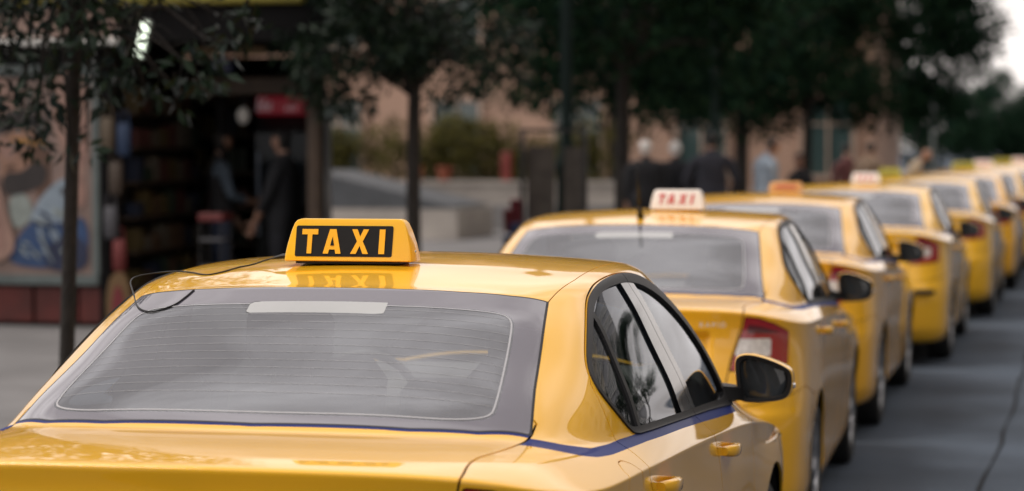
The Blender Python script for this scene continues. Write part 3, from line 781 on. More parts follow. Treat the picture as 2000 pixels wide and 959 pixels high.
# ---------------------------------------------------------------- foliage
def leaf_mat(name, c1, c2, gloss=.42):
    m = bpy.data.materials.new(name); m.use_nodes = True; nt = m.node_tree; b = nt.nodes['Principled BSDF']
    g = nt.nodes.new('ShaderNodeNewGeometry'); r = nt.nodes.new('ShaderNodeValToRGB')
    r.color_ramp.elements[0].color = (*c1, 1); r.color_ramp.elements[1].color = (*c2, 1)
    e = r.color_ramp.elements.new(.94); e.color = (c2[0] * 1.7, c2[1] * 1.5, c2[2] * .9, 1)
    nt.links.new(g.outputs['Random Per Island'], r.inputs[0]); nt.links.new(r.outputs[0], b.inputs['Base Color'])
    b.inputs['Roughness'].default_value = gloss; b.inputs['Specular IOR Level'].default_value = .20 if gloss < .5 else .03
    return m
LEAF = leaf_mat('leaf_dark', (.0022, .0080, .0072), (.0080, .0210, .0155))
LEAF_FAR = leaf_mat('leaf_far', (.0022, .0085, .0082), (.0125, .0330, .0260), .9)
LEAF_OLIVE = leaf_mat('leaf_olive', (.030, .034, .014), (.075, .075, .034), .6)
BARK = mat('bark', (.018, .015, .013), rough=.95, noise=(14, .4, 8), bump=(30, .8))

def leaf_mesh(clumps, n, size, rng, droop=.35, fill=.55, asp=.38):
    C = np.asarray(clumps, float)
    wgt = C[:, 3] ** 2.2; wgt /= wgt.sum()
    k = rng.choice(len(C), n, p=wgt)
    d = rng.normal(size=(n, 3)); d /= np.linalg.norm(d, axis=1)[:, None]
    r = (fill + (1 - fill) * rng.random(n)) ** .8 * (rng.random(n) ** .33) * 1.12
    sq = C[k, 4] if C.shape[1] > 4 else np.full(n, .8)
    off = d * (r * C[k, 3])[:, None]; off[:, 2] *= sq
    P = C[k, :3] + off
    ax = d * .6 + rng.normal(size=(n, 3)) * .8; ax[:, 2] -= droop; ax /= np.linalg.norm(ax, axis=1)[:, None]
    sd_ = np.cross(ax, rng.normal(size=(n, 3))); sd_ /= np.linalg.norm(sd_, axis=1)[:, None]
    nn = np.cross(ax, sd_)
    L = size * rng.uniform(.6, 1.25, n); W = L * asp * rng.uniform(.8, 1.2, n)
    a = P; b = P + ax * (L * .45)[:, None] + sd_ * (W / 2)[:, None] + nn * (L * .08)[:, None]
    c = P + ax * L[:, None] - nn * (L * .10)[:, None]; e = P + ax * (L * .45)[:, None] - sd_ * (W / 2)[:, None] + nn * (L * .08)[:, None]
    V = np.stack([a, b, c, e], 1).reshape(-1, 3)
    i = np.arange(n) * 4
    F = np.vstack([np.stack([i, i + 1, i + 2], 1), np.stack([i, i + 2, i + 3], 1)])
    return V, F

def tree(base, trunk_r, fork_z, clumps, n, size, seed, lm, label, group=None, name='tree', lean=(0, 0), twigs=0, limb_frac=.6, droop=.35):
    rng = np.random.default_rng(seed)
    root = empty(name, base); C = np.array([(c + (.8,))[:5] for c in clumps], float)
    C[:, :3] -= np.array(base)
    top = C[:, 2].max()
    m = MB(); pts = []; rad = []
    for t in np.linspace(0, 1, 9):
        z = t * fork_z
        pts.append((lean[0] * t + .02 * math.sin(3 * t + seed), lean[1] * t + .02 * math.cos(2.3 * t + seed), z)); rad.append(trunk_r * (1.25 if t == 0 else 1.05 - .25 * t))
    pts[-1] = (lean[0], lean[1], fork_z)
    m.tube(pts, rad, 12)
    f = Vector((lean[0], lean[1], fork_z * .97))
    for q in range(max(3, int(len(C) * limb_frac))):
        c = Vector(C[(q * 7) % len(C)][:3])
        st = f + Vector((0, 0, -.12 * (q % 4)))
        mid = st.lerp(c, .5) + Vector((rng.normal(0, .06), rng.normal(0, .06), .10 + rng.random() * .1))
        r0 = trunk_r * rng.uniform(.28, .5)
        m.tube([st, st.lerp(mid, .5) + Vector((0, 0, .03)), mid, mid.lerp(c, .6), c], [r0, r0 * .8, r0 * .6, r0 * .4, r0 * .12], 6)
        for _ in range(twigs):
            e = c + Vector(rng.normal(size=3) * C[(q * 7) % len(C)][3] * .7); s_ = mid.lerp(c, rng.uniform(.3, .9))
            m.tube([s_, s_.lerp(e, .5) + Vector((0, 0, .03)), e], [r0 * .25, r0 * .18, r0 * .06], 5)
    m.build('trunk', BARK, root, smooth=True)
    V, F = leaf_mesh(C, n, size, rng, droop)
    tag(mesh_obj('crown', V, F, lm, root), kind='stuff')
    tag(root, label, 'tree', group)
    return root

def crown_clumps(c, rx, ry, rz, k, r0, r1, seed, zmin=None):
    rng = np.random.default_rng(seed); out = []
    while len(out) < k:
        d = rng.normal(size=3); d /= np.linalg.norm(d); s = rng.uniform(.35, 1) ** .6
        p = np.array(c) + d * s * np.array([rx, ry, rz])
        if zmin and p[2] < zmin: continue
        out.append((p[0], p[1], p[2], rng.uniform(r0, r1)))
    return out

GT = 'street trees along the pavement'
# nearest tree: open branches hanging in front of the kiosk
c1 = [(-5.83, 12.7, 2.52, .34), (-5.70, 13.2, 2.30, .26), (-5.92, 12.6, 2.10, .22), (-5.78, 12.9, 1.93, .24), (-5.62, 12.8, 2.05, .20), (-5.70, 12.9, 1.78, .13), (-5.45, 12.8, 1.76, .10), (-5.38, 12.9, 1.72, .07),
      (-5.32, 12.7, 2.47, .24), (-5.20, 12.9, 2.36, .20), (-5.15, 13.1, 2.60, .19), (-5.20, 12.8, 2.18, .19), (-5.06, 13.0, 2.10, .16), (-4.74, 12.9, 2.18, .17), (-4.57, 13.2, 2.46, .18), (-4.62, 13.0, 2.30, .13), (-4.92, 13.3, 2.02, .13), (-5.34, 13.0, 2.05, .13), (-4.66, 12.9, 2.14, .14),
      (-5.95, 13.3, 2.75, .40), (-5.45, 13.4, 2.90, .45), (-4.95, 13.2, 2.98, .42), (-5.5, 12.4, 3.2, .55), (-5.2, 13.6, 3.6, .6), (-5.9, 13.0, 3.5, .55), (-6.3, 12.8, 2.6, .4), (-6.3, 13.1, 2.1, .3), (-5.6, 13.2, 4.0, .5), (-6.5, 12.9, 3.1, .5)]
c1 = [(x * .8, y * .8, 1.74 + (z - 1.74) * .8, r * .8, .85) for x, y, z, r in c1]
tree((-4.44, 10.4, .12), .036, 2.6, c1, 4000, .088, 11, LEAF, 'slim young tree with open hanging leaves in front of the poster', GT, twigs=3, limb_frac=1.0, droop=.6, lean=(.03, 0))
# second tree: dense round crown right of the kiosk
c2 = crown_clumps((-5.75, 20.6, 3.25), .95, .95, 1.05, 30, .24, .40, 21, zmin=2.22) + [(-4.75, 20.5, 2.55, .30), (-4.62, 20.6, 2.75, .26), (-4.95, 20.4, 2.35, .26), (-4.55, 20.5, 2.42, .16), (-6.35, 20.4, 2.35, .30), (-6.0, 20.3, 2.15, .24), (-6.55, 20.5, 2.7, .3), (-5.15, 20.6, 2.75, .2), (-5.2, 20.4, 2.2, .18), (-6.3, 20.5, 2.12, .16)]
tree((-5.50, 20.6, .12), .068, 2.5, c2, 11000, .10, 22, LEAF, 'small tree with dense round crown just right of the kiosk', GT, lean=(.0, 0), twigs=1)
far = [((-5.55, 31.4), .11, (-5.55, 31.4, 4.1), 2.35, 2.1, 2.25, 'dark tree whose trunk rises behind the two white haired people'),
       ((-5.55, 43.7), .14, (-5.3, 43.7, 4.6), 2.9, 2.6, 2.75, 'dark tree with the thick trunk beside the person in pale blue'),
       ((-5.50, 54.8), .11, (-5.0, 54.8, 4.9), 2.9, 2.7, 2.95, 'dark tree with slender trunk behind the orange roof sign'),
       ((-5.45, 70.0), .20, (-5.3, 69.5, 5.5), 3.3, 3.2, 3.7, 'tall dark tree reaching out against the pale sky')]
for i, (b, tr, c, rx, ry, rz, lab) in enumerate(far):
    cl = crown_clumps(c, rx, ry, rz, 46, .55, .95, 31 + i, zmin=2.35)
    if i == 3: cl += [(-2.0, 69, 4.6, .6), (-1.9, 69, 5.2, .7), (-2.3, 69, 4.1, .6), (-2.6, 69.5, 6.0, 1.0), (-3.0, 69.5, 7.0, 1.0), (-3.2, 69, 5.0, 1.1), (-3.4, 69, 3.9, 1.0), (-3.0, 69, 5.9, 1.0), (-3.6, 69, 3.0, .8)]
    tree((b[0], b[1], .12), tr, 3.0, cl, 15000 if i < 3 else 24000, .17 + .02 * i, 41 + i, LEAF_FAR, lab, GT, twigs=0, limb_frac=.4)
back = [((-9.4, 52), 'tree standing back from the pavement between the trunks', 3.0, 4.7), ((-10.2, 66), 'broad tree set back behind the waiting people', 3.4, 5.2), ((-8.6, 84), 'bushy tree behind the tallest crown', 3.4, 4.6)]
for i, (b, lab, r, zc) in enumerate(back):
    tree((b[0], b[1], .12), .13, 3.0, crown_clumps((b[0], b[1], zc), r, r * .9, r * .85, 34, .7, 1.1, 61 + i, zmin=2.6), 11000, .22, 71 + i, LEAF_FAR, lab, 'trees standing back from the kerb', limb_frac=.4)
dist = [((-5.2, 104), 2.4, 2.9), ((-2.3, 118), 2.4, 2.7), ((.6, 135), 2.6, 2.8), ((-8.5, 112), 3.0, 4.0), ((3.5, 150), 3.0, 3.2), ((-3.2, 150), 3.6, 3.6)]
dl = ['distant low tree left of the far taxis', 'distant low tree above the far end of the taxi line', 'distant low tree at the right end of the street', 'distant taller tree merging with the big crown', 'distant tree at the right edge beyond the taxis', 'farthest tree closing off the street']
for i, ((x, y), r, zc) in enumerate(dist):
    tree((x, y, 0), .14, 1.6, crown_clumps((x, y, zc), r, r, r * .75, 26, .7, 1.1, 81 + i, zmin=.8), 7000, .28, 91 + i, LEAF_FAR, dl[i], 'distant trees closing the street', limb_frac=.3)

# ---------------------------------------------------------------- lamp post
GREEN = mat('dark_green_iron', (.005, .012, .011), rough=.7, spec=.12, noise=(20, .25))
lp = empty('lamp_post', (-4.83, 24.0, .12))
m = MB(); m.lathe([(.13, 0), (.13, .10), (.115, .12), (.115, .16), (.105, .20), (.10, 1.36), (.115, 1.40), (.118, 1.46), (.10, 1.52), (.085, 1.60)], 20); m.build('post_base', GREEN, lp, hard=40)
m = MB(); m.lathe([(.082, 1.58), (.058, 1.74), (.058, 1.80), (.070, 1.82), (.070, 1.86), (.056, 1.90), (.052, 3.4), (.045, 5.2), (.06, 5.24), (.06, 5.3)], 20)
for k in range(8):
    a = k * math.pi / 4; m.tube([(.053 * math.cos(a), .053 * math.sin(a), 1.95), (.046 * math.cos(a), .046 * math.sin(a), 5.1)], .009, 5)
m.build('post_shaft', GREEN, lp, hard=40)
m = MB(); m.lathe([(.05, 5.3), (.16, 5.45), (.18, 5.75), (.03, 5.95), (.01, 6.05)], 12); m.build('lantern', GREEN, lp, hard=30)
tag(lp, 'dark green iron lamp post with stout base on the pavement', 'lamp post')
# further thin post seen between the trees
lp2 = empty('lamp_post', (-5.05, 36.5, .12))
m = MB(); m.lathe([(.10, 0), (.09, .9), (.06, 1.0), (.05, 1.2), (.045, 5.0)], 14); m.build('post_shaft', GREEN, lp2, hard=40)
m = MB(); m.lathe([(.04, 5.0), (.15, 5.2), (.16, 5.5), (.02, 5.7)], 12); m.build('lantern', GREEN, lp2, hard=30)
tag(lp2, 'thin green lamp post behind the white haired people', 'lamp post')
st = empty('street_lamp', (-4.3, 88.0, .12))
m = MB(); m.tube([(0, 0, 0), (0, 0, 4.2)], [.07, .05], 10); m.build('pole', mat('grey_steel', (.16, .18, .18), rough=.5), st)
m = MB(); m.tube([(0, 0, 4.1), (.3, 0, 4.35), (.9, 0, 4.4)], .03, 8); m.build('lamp_arm', MATS['grey_steel'], st)
tag(st, 'thin grey street lamp far off before the distant trees', 'street lamp')
br = empty('barrier_arm', (-.62, 78, 0))
m = MB(); m.box((0, 0, .5), (.25, .25, 1.0), bev=.02); m.build('barrier_housing', mat('barrier_grey', (.35, .33, .33), rough=.5), br)
m = MB(); m.tube([(0, 0, .95), (.42, 0, 2.25)], .05, 8); m.build('arm', mat('barrier_red', (.42, .09, .05), rough=.5), br)
tag(br, 'raised orange red barrier arm at the far right of the street', 'barrier')

# ---------------------------------------------------------------- news stand beside the lamp post
ns = empty('news_stand', (-4.78, 23.6, .12))
DKMET = mat('dark_metal', (.014, .014, .015), rough=.5)
for x in (-.42, .22):
    m = MB(); m.box((x, 0, .90), (.045, .045, 1.80), bev=.006); m.build('post', DKMET, ns)
m = MB(); m.box((-.10, 0, 1.80), (.68, .035, .035)); m.build('top_rail', DKMET, ns)
m = MB(); m.box((-.235, .03, 1.02), (.28, .03, 1.24), bev=.004); m.build('back_board', mat('weathered_board', (.045, .038, .033), rough=.8, noise=(5, .45, 8)), ns)
m = MB(); m.box((.10, .03, 1.02), (.20, .03, 1.22), bev=.004); m.build('back_board', MATS['weathered_board'], ns)
tag(ns, 'dark framed news stand with worn boards by the lamp post', 'news stand')
mags = [('red', (.09, .01, .014)), ('blue', (.012, .03, .09)), ('green', (.012, .05, .02)), ('dark blue', (.015, .03, .09)), ('maroon', (.10, .012, .02))]
for i, (nm, c) in enumerate(mags):
    m = MB(); m.box((0, 0, 0), (.11, .02, .24), rx=.25, bev=.003); m.box((0, -.012, .06), (.08, .004, .05), rx=.25)
    o = m.build('magazine', mat('cover_' + nm.replace(' ', '_'), c, rough=.35), None, loc=(-5.30 + (0 if i < 3 else .07), 23.45, [1.02, .76, .50, .88, 1.12][i]))
    tag(o, '%s covered magazine hung at the news stand' % nm, 'magazine', 'magazines on the news stand')

# ---------------------------------------------------------------- low wall, slab, hedge, building
STONE = mat('pale_stone', (.36, .33, .30), rough=.85, noise=(2.0, .18, 8), bump=(30, .3))
STONE2 = mat('grey_stone', (.20, .195, .195), rough=.85, noise=(2.0, .2, 8), bump=(30, .3))
lw = empty('low_wall', (-11, 46, .12))
def arc_wall(z0, z1, dy, th, name, mt):
    V = []; Fc = []; n = 26
    for i in range(n + 1):
        x = -9.0 + 13.0 * i / n; y = 1.2 - .022 * (x - 1.0) ** 2 + dy
        V += [(x, y, z0), (x, y, z1), (x, y + th, z1), (x, y + th, z0)]
        if i:
            a = 4 * (i - 1); b = 4 * i
            Fc += [(a, b, b + 1, a + 1), (a + 1, b + 1, b + 2, a + 2), (a + 2, b + 2, b + 3, a + 3)]
    mm = MB(); mm.add(V, Fc + [(0, 1, 2, 3), (4 * n, 4 * n + 3, 4 * n + 2, 4 * n + 1)]); return mm.build(name, mt, lw)
arc_wall(0, .50, -.40, 1.0, 'lower_tier', STONE2); arc_wall(.50, .90, 0, .6, 'upper_tier', STONE); arc_wall(.90, .97, -.06, .72, 'coping', STONE)
tag(lw, 'long curved low wall of pale stone below the hedge', 'wall')
sl = empty('sloping_slab', (-11.6, 41.5, .12))
m = MB(); m.prism([(-2.4, .55), (1.2, .55), (1.2, .60), (-1.4, 1.22), (-2.4, 1.22)], 0, 2.6, 'XZ'); m.build('slab_top', mat('slate', (.062, .068, .076), rough=.7, noise=(4, .2)), sl)
m = MB(); m.box((-.6, 1.3, .27), (3.8, 2.8, .54)); m.build('slab_plinth', STONE, sl)
tag(sl, 'dark grey sloping slab on a pale plinth beside the kiosk', 'slab')
hd = empty('hedge', (-12, 48.2, .12)); rng = np.random.default_rng(5)
cl = [(rng.uniform(-3.0, 3.4), rng.uniform(-.4, .5), rng.uniform(.9, 2.0), rng.uniform(.38, .58), .9) for _ in range(64)]
V, Fc = leaf_mesh(cl, 16000, .13, rng, .1); tag(mesh_obj('foliage', V, Fc, LEAF_OLIVE, hd), kind='stuff')
m = MB()
for k in range(12): x = -2.9 + k * .55; m.tube([(x, 0, 0), (x + .1, 0, .6), (x + rng.normal(0, .15), .1, 1.4)], [.03, .022, .008], 6)
tag(m.build('stems', BARK, hd), kind='stuff')
tag(hd, 'olive green hedge growing behind the curved low wall', 'hedge')
m = MB(); m.box((0, 0, .32), (.20, .2, .64), bev=.02); m.box((0, -.105, .40), (.14, .02, .22), bev=.004)
tag(m.build('bin', mat('bin_red', (.17, .022, .016), rough=.5), None, loc=(-10.75, 47.35, 1.03)), 'small red box standing at the end of the hedge', 'box')
for k, (dx, c) in enumerate([(-1.7, (.28, .09, .03)), (-1.1, (.22, .06, .03))]):
    m = MB(); m.lathe([(.10, 0), (.15, .30), (.165, .31), (.165, .35), (.14, .35), (.13, .30)], 16)
    tag(m.build('flower_pot', mat('terracotta_%s' % 'ab'[k], c, rough=.8), None, hard=40, loc=(-10.9 + dx, 47.2, 1.03)), ['terracotta pot farther from the red box on the low wall', 'terracotta pot nearer the red box on the low wall'][k], 'flower pot')

WALL_P = mat('pink_render', (.42, .275, .205), rough=.9, noise=(.8, .12, 9), bump=(25, .2))
WHITE_T = mat('white_trim', (.58, .55, .52), rough=.7, noise=(3, .1))
PANE = mat('window_pane', (.05, .085, .085), rough=.06, spec=.7)
def building(loc, w, h, d, wall, cols, rows, label, ww=1.1, wh=1.7, z0=.9, dz=3.3, rz=0.0, trim=WHITE_T, cat='building', x_off=0.0, cornice=True, pane=PANE):
    root = empty('building', loc, rz)
    m = MB(); m.box((0, d / 2, h / 2), (w, d, h)); m.build('wall', wall, root)
    if cornice:
        m = MB(); m.box((0, d / 2, h + .12), (w + .7, d + .7, .24), bev=.04); m.build('cornice', trim, root)
    m = MB(); m.box((0, -.06, .30), (w + .02, .117, .60), bev=.02); m.build('plinth', trim, root)
    fr = pn = None
    for r in range(rows):
        for c in range(cols):
            x = -w / 2 + (c + .5) * w / cols + x_off; z = z0 + r * dz + wh / 2
            if fr is None:
                f = MB(); t = .12
                f.box((0, -.05, wh / 2 + t / 2), (ww + 2 * t, .16, t)); f.box((0, -.09, -wh / 2 - t / 2), (ww + 3 * t, .24, t))
                for s_ in (-1, 1): f.box((s_ * (ww / 2 + t / 2), -.05, 0), (t, .16, wh))
                f.box((0, -.03, 0), (.06, .07, wh - .02)); f.box((0, -.028, wh * .18), (ww - .02, .06, .05))
                fr = f.build('window', trim, root); o = fr
                p_ = MB(); p_.box((0, -.008, 0), (ww - .01, .012, wh - .01)); pn = p_.build('pane', pane, fr)
            else:
                o = fr.copy(); COL.objects.link(o); o.parent = root
                q = pn.copy(); COL.objects.link(q); q.parent = o
            o.location = (x, 0, z)
    tag(root, label, cat)
    return root
building((-17.5, 62, .12), 26.0, 12.5, 10, WALL_P, 8, 3, 'pink rendered building behind the hedge and trees', ww=1.2, wh=1.9, z0=.95, dz=3.35, x_off=.45, trim=mat('sandstone_trim', (.40, .30, .24), rough=.8, noise=(3, .1)))
0 and building((-4.2, 92, .12), 9.0, 9.5, 9, mat('pale_render', (.46, .42, .38), rough=.9, noise=(1, .1)), 4, 2, 'pale rendered building far behind the trees', z0=1.0)
# other side of the street: seen mirrored in the car windows and paint
building((17.0, 40, .12), 30, 19.5, 9, mat('cream_render', (.40, .36, .30), rough=.9, noise=(.7, .1)), 10, 6, 'cream apartment block across the street, reflected in the taxi windows', ww=1.5, wh=1.7, z0=.8, dz=3.1, rz=math.radians(-90))
building((18.5, 76, .12), 34, 22, 9, mat('grey_render', (.26, .26, .27), rough=.9, noise=(.7, .1)), 11, 6, 'tall grey block farther along the opposite pavement', ww=1.6, wh=1.6, z0=.9, dz=3.2, rz=math.radians(-90))
building((20.0, 6, .12), 34, 18, 9, mat('ochre_render', (.36, .27, .17), rough=.9, noise=(.7, .1)), 10, 5, 'ochre block across the street nearest the camera', ww=1.4, wh=1.8, z0=.9, dz=3.4, rz=math.radians(-90))
building((0, -48, .12), 46, 15, 9, mat('stone_render', (.30, .27, .23), rough=.9, noise=(.7, .1)), 13, 4, 'stone coloured block closing the street behind the camera', ww=1.5, wh=1.8, z0=.9, dz=3.3, rz=math.radians(180))
for i, (x, y, r, zc, lab) in enumerate([(10.0, 33, 2.3, 4.6, 'leafy tree on the opposite pavement before the cream block'), (10.6, 47, 2.6, 5.2, 'large leafy tree on the opposite pavement between two blocks'), (11.0, 62, 2.8, 5.6, 'leafy tree on the opposite pavement before the grey block'), (10.5, 20, 1.9, 4.0, 'small tree on the opposite pavement nearest the camera'), (-6.0, 1.5, 2.0, 4.6, 'pavement tree beside the camera on the kiosk side'), (-6.2, -9, 2.6, 4.8, 'pavement tree behind the camera on the kiosk side')]):
    tree((x, y, .12), .13, 2.8, crown_clumps((x, y, zc), r, r, r * .95, 30, .5, .85, 121 + i), 8000, .2, 131 + i, LEAF_FAR, lab, 'trees outside the view, seen as reflections', limb_frac=.4)
# ---------------------------------------------------------------- people
def person(loc, rz, label, height=1.75, top=(.03, .03, .04), legs=(.02, .02, .025), hair=(.01, .009, .008), skin=(.38, .21, .145), lean=0.0, head_turn=0.0, head_nod=0.0,
           armL=None, armR=None, coat=0.0, sleeve=None, bald=0.0, build=1.0, group=None):
    """one continuous skinned body; local +Y is the way the person faces"""
    s = height / 1.75
    pts, edges, rad, labs = [], [], [], []
    def v(p, r, lab, prev=None):
        pts.append(Vector(p)); rad.append(r if isinstance(r, tuple) else (r, r)); labs.append(lab)
        if prev is not None: edges.append((prev, len(pts) - 1))
        return len(pts) - 1
    B = build
    pel = v((0, 0, .96), (.155 * B, .115 * B), 'hip'); wa = v((0, .01, 1.10), (.150 * B, .112 * B), 'top', pel); ch = v((0, .005, 1.27), (.172 * B, .122 * B), 'top', wa)
    uc = v((0, -.01, 1.40), (.118 * B, .090 * B), 'top', ch); nb = v((0, -.012, 1.475), (.062, .060), 'top', uc); nk = v((0, .0, 1.525), (.052, .054), 'skin', nb)
    jw = v((0, .025, 1.585), (.058, .076), 'head', nk); fc = v((0, .018, 1.645), (.072, .094), 'head', jw); cr = v((0, .005, 1.705), (.068, .086), 'head', fc); v((0, .0, 1.735), (.042, .052), 'head', cr)
    v((0, .122, 1.625), (.012, .016), 'head', fc)
    for sx in (-1, 1): v((sx * .082, .005, 1.635), (.012, .024), 'head', fc)
    A = {-1: armL or ((-.235, -.02, 1.13), (-.225, .07, .885)), 1: armR or ((.235, -.02, 1.13), (.225, .07, .885))}
    for sx in (-1, 1):
        sh = v((sx * .165 * B, -.012, 1.385), .060 * B, 'sleeve', uc)
        el, wr = Vector(A[sx][0]), Vector(A[sx][1])
        um = v(Vector(pts[sh]).lerp(el, .5), .056 * B, 'sleeve', sh); e = v(el, .046 * B, 'sleeve', um); fm = v(el.lerp(wr, .5), .041 * B, 'sleeve', e); w_ = v(wr, .029, 'skin', fm)
        d = (wr - el).normalized(); side = d.cross(Vector((1, 0, 0))) if abs(d.x) < .9 else d.cross(Vector((0, 0, 1))); side.normalize(); nrm_ = d.cross(side)
        pm = v(wr + d * .065, (.036, .020), 'skin', w_)
        for q, (o_, ln) in enumerate(((-.030, .070), (-.010, .080), (.010, .076), (.030, .058))):
            k1 = v(wr + d * .105 + side * o_, .0095, 'skin', pm); k2 = v(wr + d * (.105 + ln * .55) + side * o_ * 1.05 + nrm_ * .010, .0088, 'skin', k1); v(wr + d * (.105 + ln * .85) + side * o_ + nrm_ * .028, .0078, 'skin', k2)
        t1 = v(wr + d * .045 - side * .046 + nrm_ * .012, .0105, 'skin', pm); v(wr + d * .085 - side * .062 + nrm_ * .022, .009, 'skin', t1)
        hp = v((sx * .088 * B, 0, .90), (.098 * B, .105 * B), 'leg', pel); tm = v((sx * .095, .01, .70), .082 * B, 'leg', hp); kn = v((sx * .098, .015, .50), .060, 'leg', tm); cf = v((sx * .10, -.012, .32), .055, 'leg', kn); an = v((sx * .10, -.02, .10), .040, 'leg', cf)
        v((sx * .10, -.06, .045), .036, 'shoe', an); b_ = v((sx * .107, .06, .045), (.042, .036), 'shoe', an); v((sx * .112, .15, .035), (.036, .026), 'shoe', b_)
    # pose: lean from the pelvis, turn and nod the head
    RL = Matrix.Rotation(-lean, 3, 'X'); pv = pts[pel].copy()
    for i in range(len(pts)):
        if labs[i] in ('top', 'sleeve', 'skin', 'head') : pts[i] = pv + RL @ (pts[i] - pv)
    nkp = pts[nk].copy(); RH = Matrix.Rotation(head_turn, 3, 'Z') @ Matrix.Rotation(-head_nod, 3, 'X')
    for i in range(len(pts)):
        if labs[i] == 'head': pts[i] = nkp + RH @ (pts[i] - nkp)
    me = bpy.data.meshes.new('person'); me.from_pydata([p * s for p in pts], edges, []); me.update()
    o = bpy.data.objects.new('tmp_person', me); COL.objects.link(o)
    md = o.modifiers.new('skin', 'SKIN'); md.use_smooth_shade = True
    if not me.skin_vertices: me.skin_vertices.new() if hasattr(me.skin_vertices, 'new') else None
    sv = me.skin_vertices[0].data
    for i, r in enumerate(rad): sv[i].radius = (r[0] * s, r[1] * s); sv[i].use_root = (i == pel)
    sb = o.modifiers.new('sub', 'SUBSURF'); sb.levels = 2; sb.render_levels = 2
    dg = bpy.context.evaluated_depsgraph_get(); bm_ = bpy.data.meshes.new_from_object(o.evaluated_get(dg))
    bpy.data.objects.remove(o)
    key = '%.3f_%.3f_%.3f' % top + label[:14]
    mats_ = [mat('clothing_' + key, top, rough=.9, noise=(9, .15)), mat('trousers_%.3f_%.3f_%.3f' % legs, legs, rough=.9), mat('hair_%.3f' % hair[0], hair, rough=.7, bump=(120, .4)), mat('skin_%.2f' % skin[0], skin, rough=.55), mat('shoes', (.012, .011, .010), rough=.4),
             mat('sleeve_' + key, sleeve or top, rough=.9, noise=(9, .15))]
    bm_.materials.clear()
    for q in mats_: bm_.materials.append(q)
    seg = [(pts[a] * s, pts[b] * s, labs[b]) for a, b in edges]
    SA = np.array([t[0] for t in seg]); SB = np.array([t[1] for t in seg])
    cen = np.array([p.center for p in bm_.polygons]); idx = np.zeros(len(cen), int)
    d = SB - SA; L2 = (d * d).sum(1)
    t = np.clip(((cen[:, None] - SA) * d).sum(2) / np.maximum(L2, 1e-9), 0, 1)
    SR = np.array([(sum(rad[a]) + sum(rad[b])) / 4 for a, b in edges]) * s
    near = (np.linalg.norm(cen[:, None] - (SA + t[..., None] * d), axis=2) / (SR + .02)).argmin(1)
    RHi = np.array(RH.inverted()); nk3 = np.array(nkp * s)
    RLi = np.array(RL.inverted()); pv3 = np.array(pv * s)
    for i, k in enumerate(near):
        lab = seg[k][2]
        if lab == 'head':
            q = RHi @ (cen[i] - nk3) / s
            idx[i] = 2 if (q[2] > .155 + bald or (q[1] < .018 and q[2] > .035)) and not (bald and q[2] > .19) else 3
        elif lab == 'skin': idx[i] = 3
        elif lab == 'sleeve': idx[i] = 5
        elif lab == 'shoe': idx[i] = 4
        elif lab in ('leg', 'hip'): idx[i] = 0 if cen[i][2] > (.93 - coat) * s else 1
        else: idx[i] = 0
    bm_.polygons.foreach_set('material_index', idx.astype(np.int32)); bm_.polygons.foreach_set('use_smooth', np.ones(len(cen), bool))
    bm_.name = 'person'
    po = bpy.data.objects.new('person', bm_); COL.objects.link(po); po.location = loc; po.rotation_euler = (0, 0, rz)
    tag(po, label, 'person', group)
    return po

G = 'people standing on the pavement'
WH = (.66, .64, .62)
FRNT = ((.20, .06, 1.17), (.06, .27, 1.12)); FRNTL = ((-.20, .06, 1.17), (-.06, .27, 1.12))
person((-5.02, 30.0, .12), .35, 'white haired person in a dark coat, left of the waiting pair', 1.74, top=(.008, .009, .012), hair=WH, coat=.45, head_turn=.5, build=1.34, group=G)
person((-4.73, 30.5, .12), .4, 'white haired person in dark clothing, right of the waiting pair', 1.73, top=(.008, .009, .013), hair=WH, coat=.3, head_turn=-.3, build=1.30, group=G)
person((-4.62, 33.0, .12), .9, 'person in a pale shirt half hidden behind the dark suit', 1.74, top=(.30, .32, .32), hair=(.10, .08, .06), legs=(.05, .05, .06), group=G)
person((-4.19, 30.0, .12), .15, 'person in a charcoal suit seen from behind', 1.84, top=(.017, .018, .027), legs=(.012, .012, .016), hair=(.008, .008, .008), coat=.12, build=1.26, armL=((-.31, .0, 1.14), (-.20, .12, .95)), armR=((.31, .0, 1.14), (.22, .12, .95)), group=G)
person((-3.57, 30.2, .12), -1.15, 'person in a pale blue shirt looking down with dark hair', 1.79, top=(.25, .30, .36), legs=(.03, .03, .04), hair=(.008, .007, .007), lean=.10, head_nod=.35, build=1.32, armL=FRNTL, armR=FRNT, group=G)
person((-3.35, 32.5, .12), 2.6, 'shorter person in black beside the pale blue shirt', 1.58, top=(.008, .008, .010), hair=(.008, .007, .007), skin=(.22, .12, .09), group=G)
person((-2.78, 37.2, .12), -.6, 'person in a tan jacket beyond the third taxi', 1.74, top=(.16, .11, .075), hair=(.03, .02, .015), build=1.25, head_nod=.2, group=G)
person((-2.50, 41.2, .12), -1.5, 'person in a beige jacket leaning forward by the far taxis', 1.74, top=(.34, .27, .19), hair=(.03, .025, .02), lean=.55, build=1.1, armL=FRNTL, armR=FRNT, group=G)
person((-3.35, 40.0, .12), .4, 'person in a dark red top between the tan and beige jackets', 1.72, top=(.09, .03, .03), hair=(.01, .01, .01), group=G)
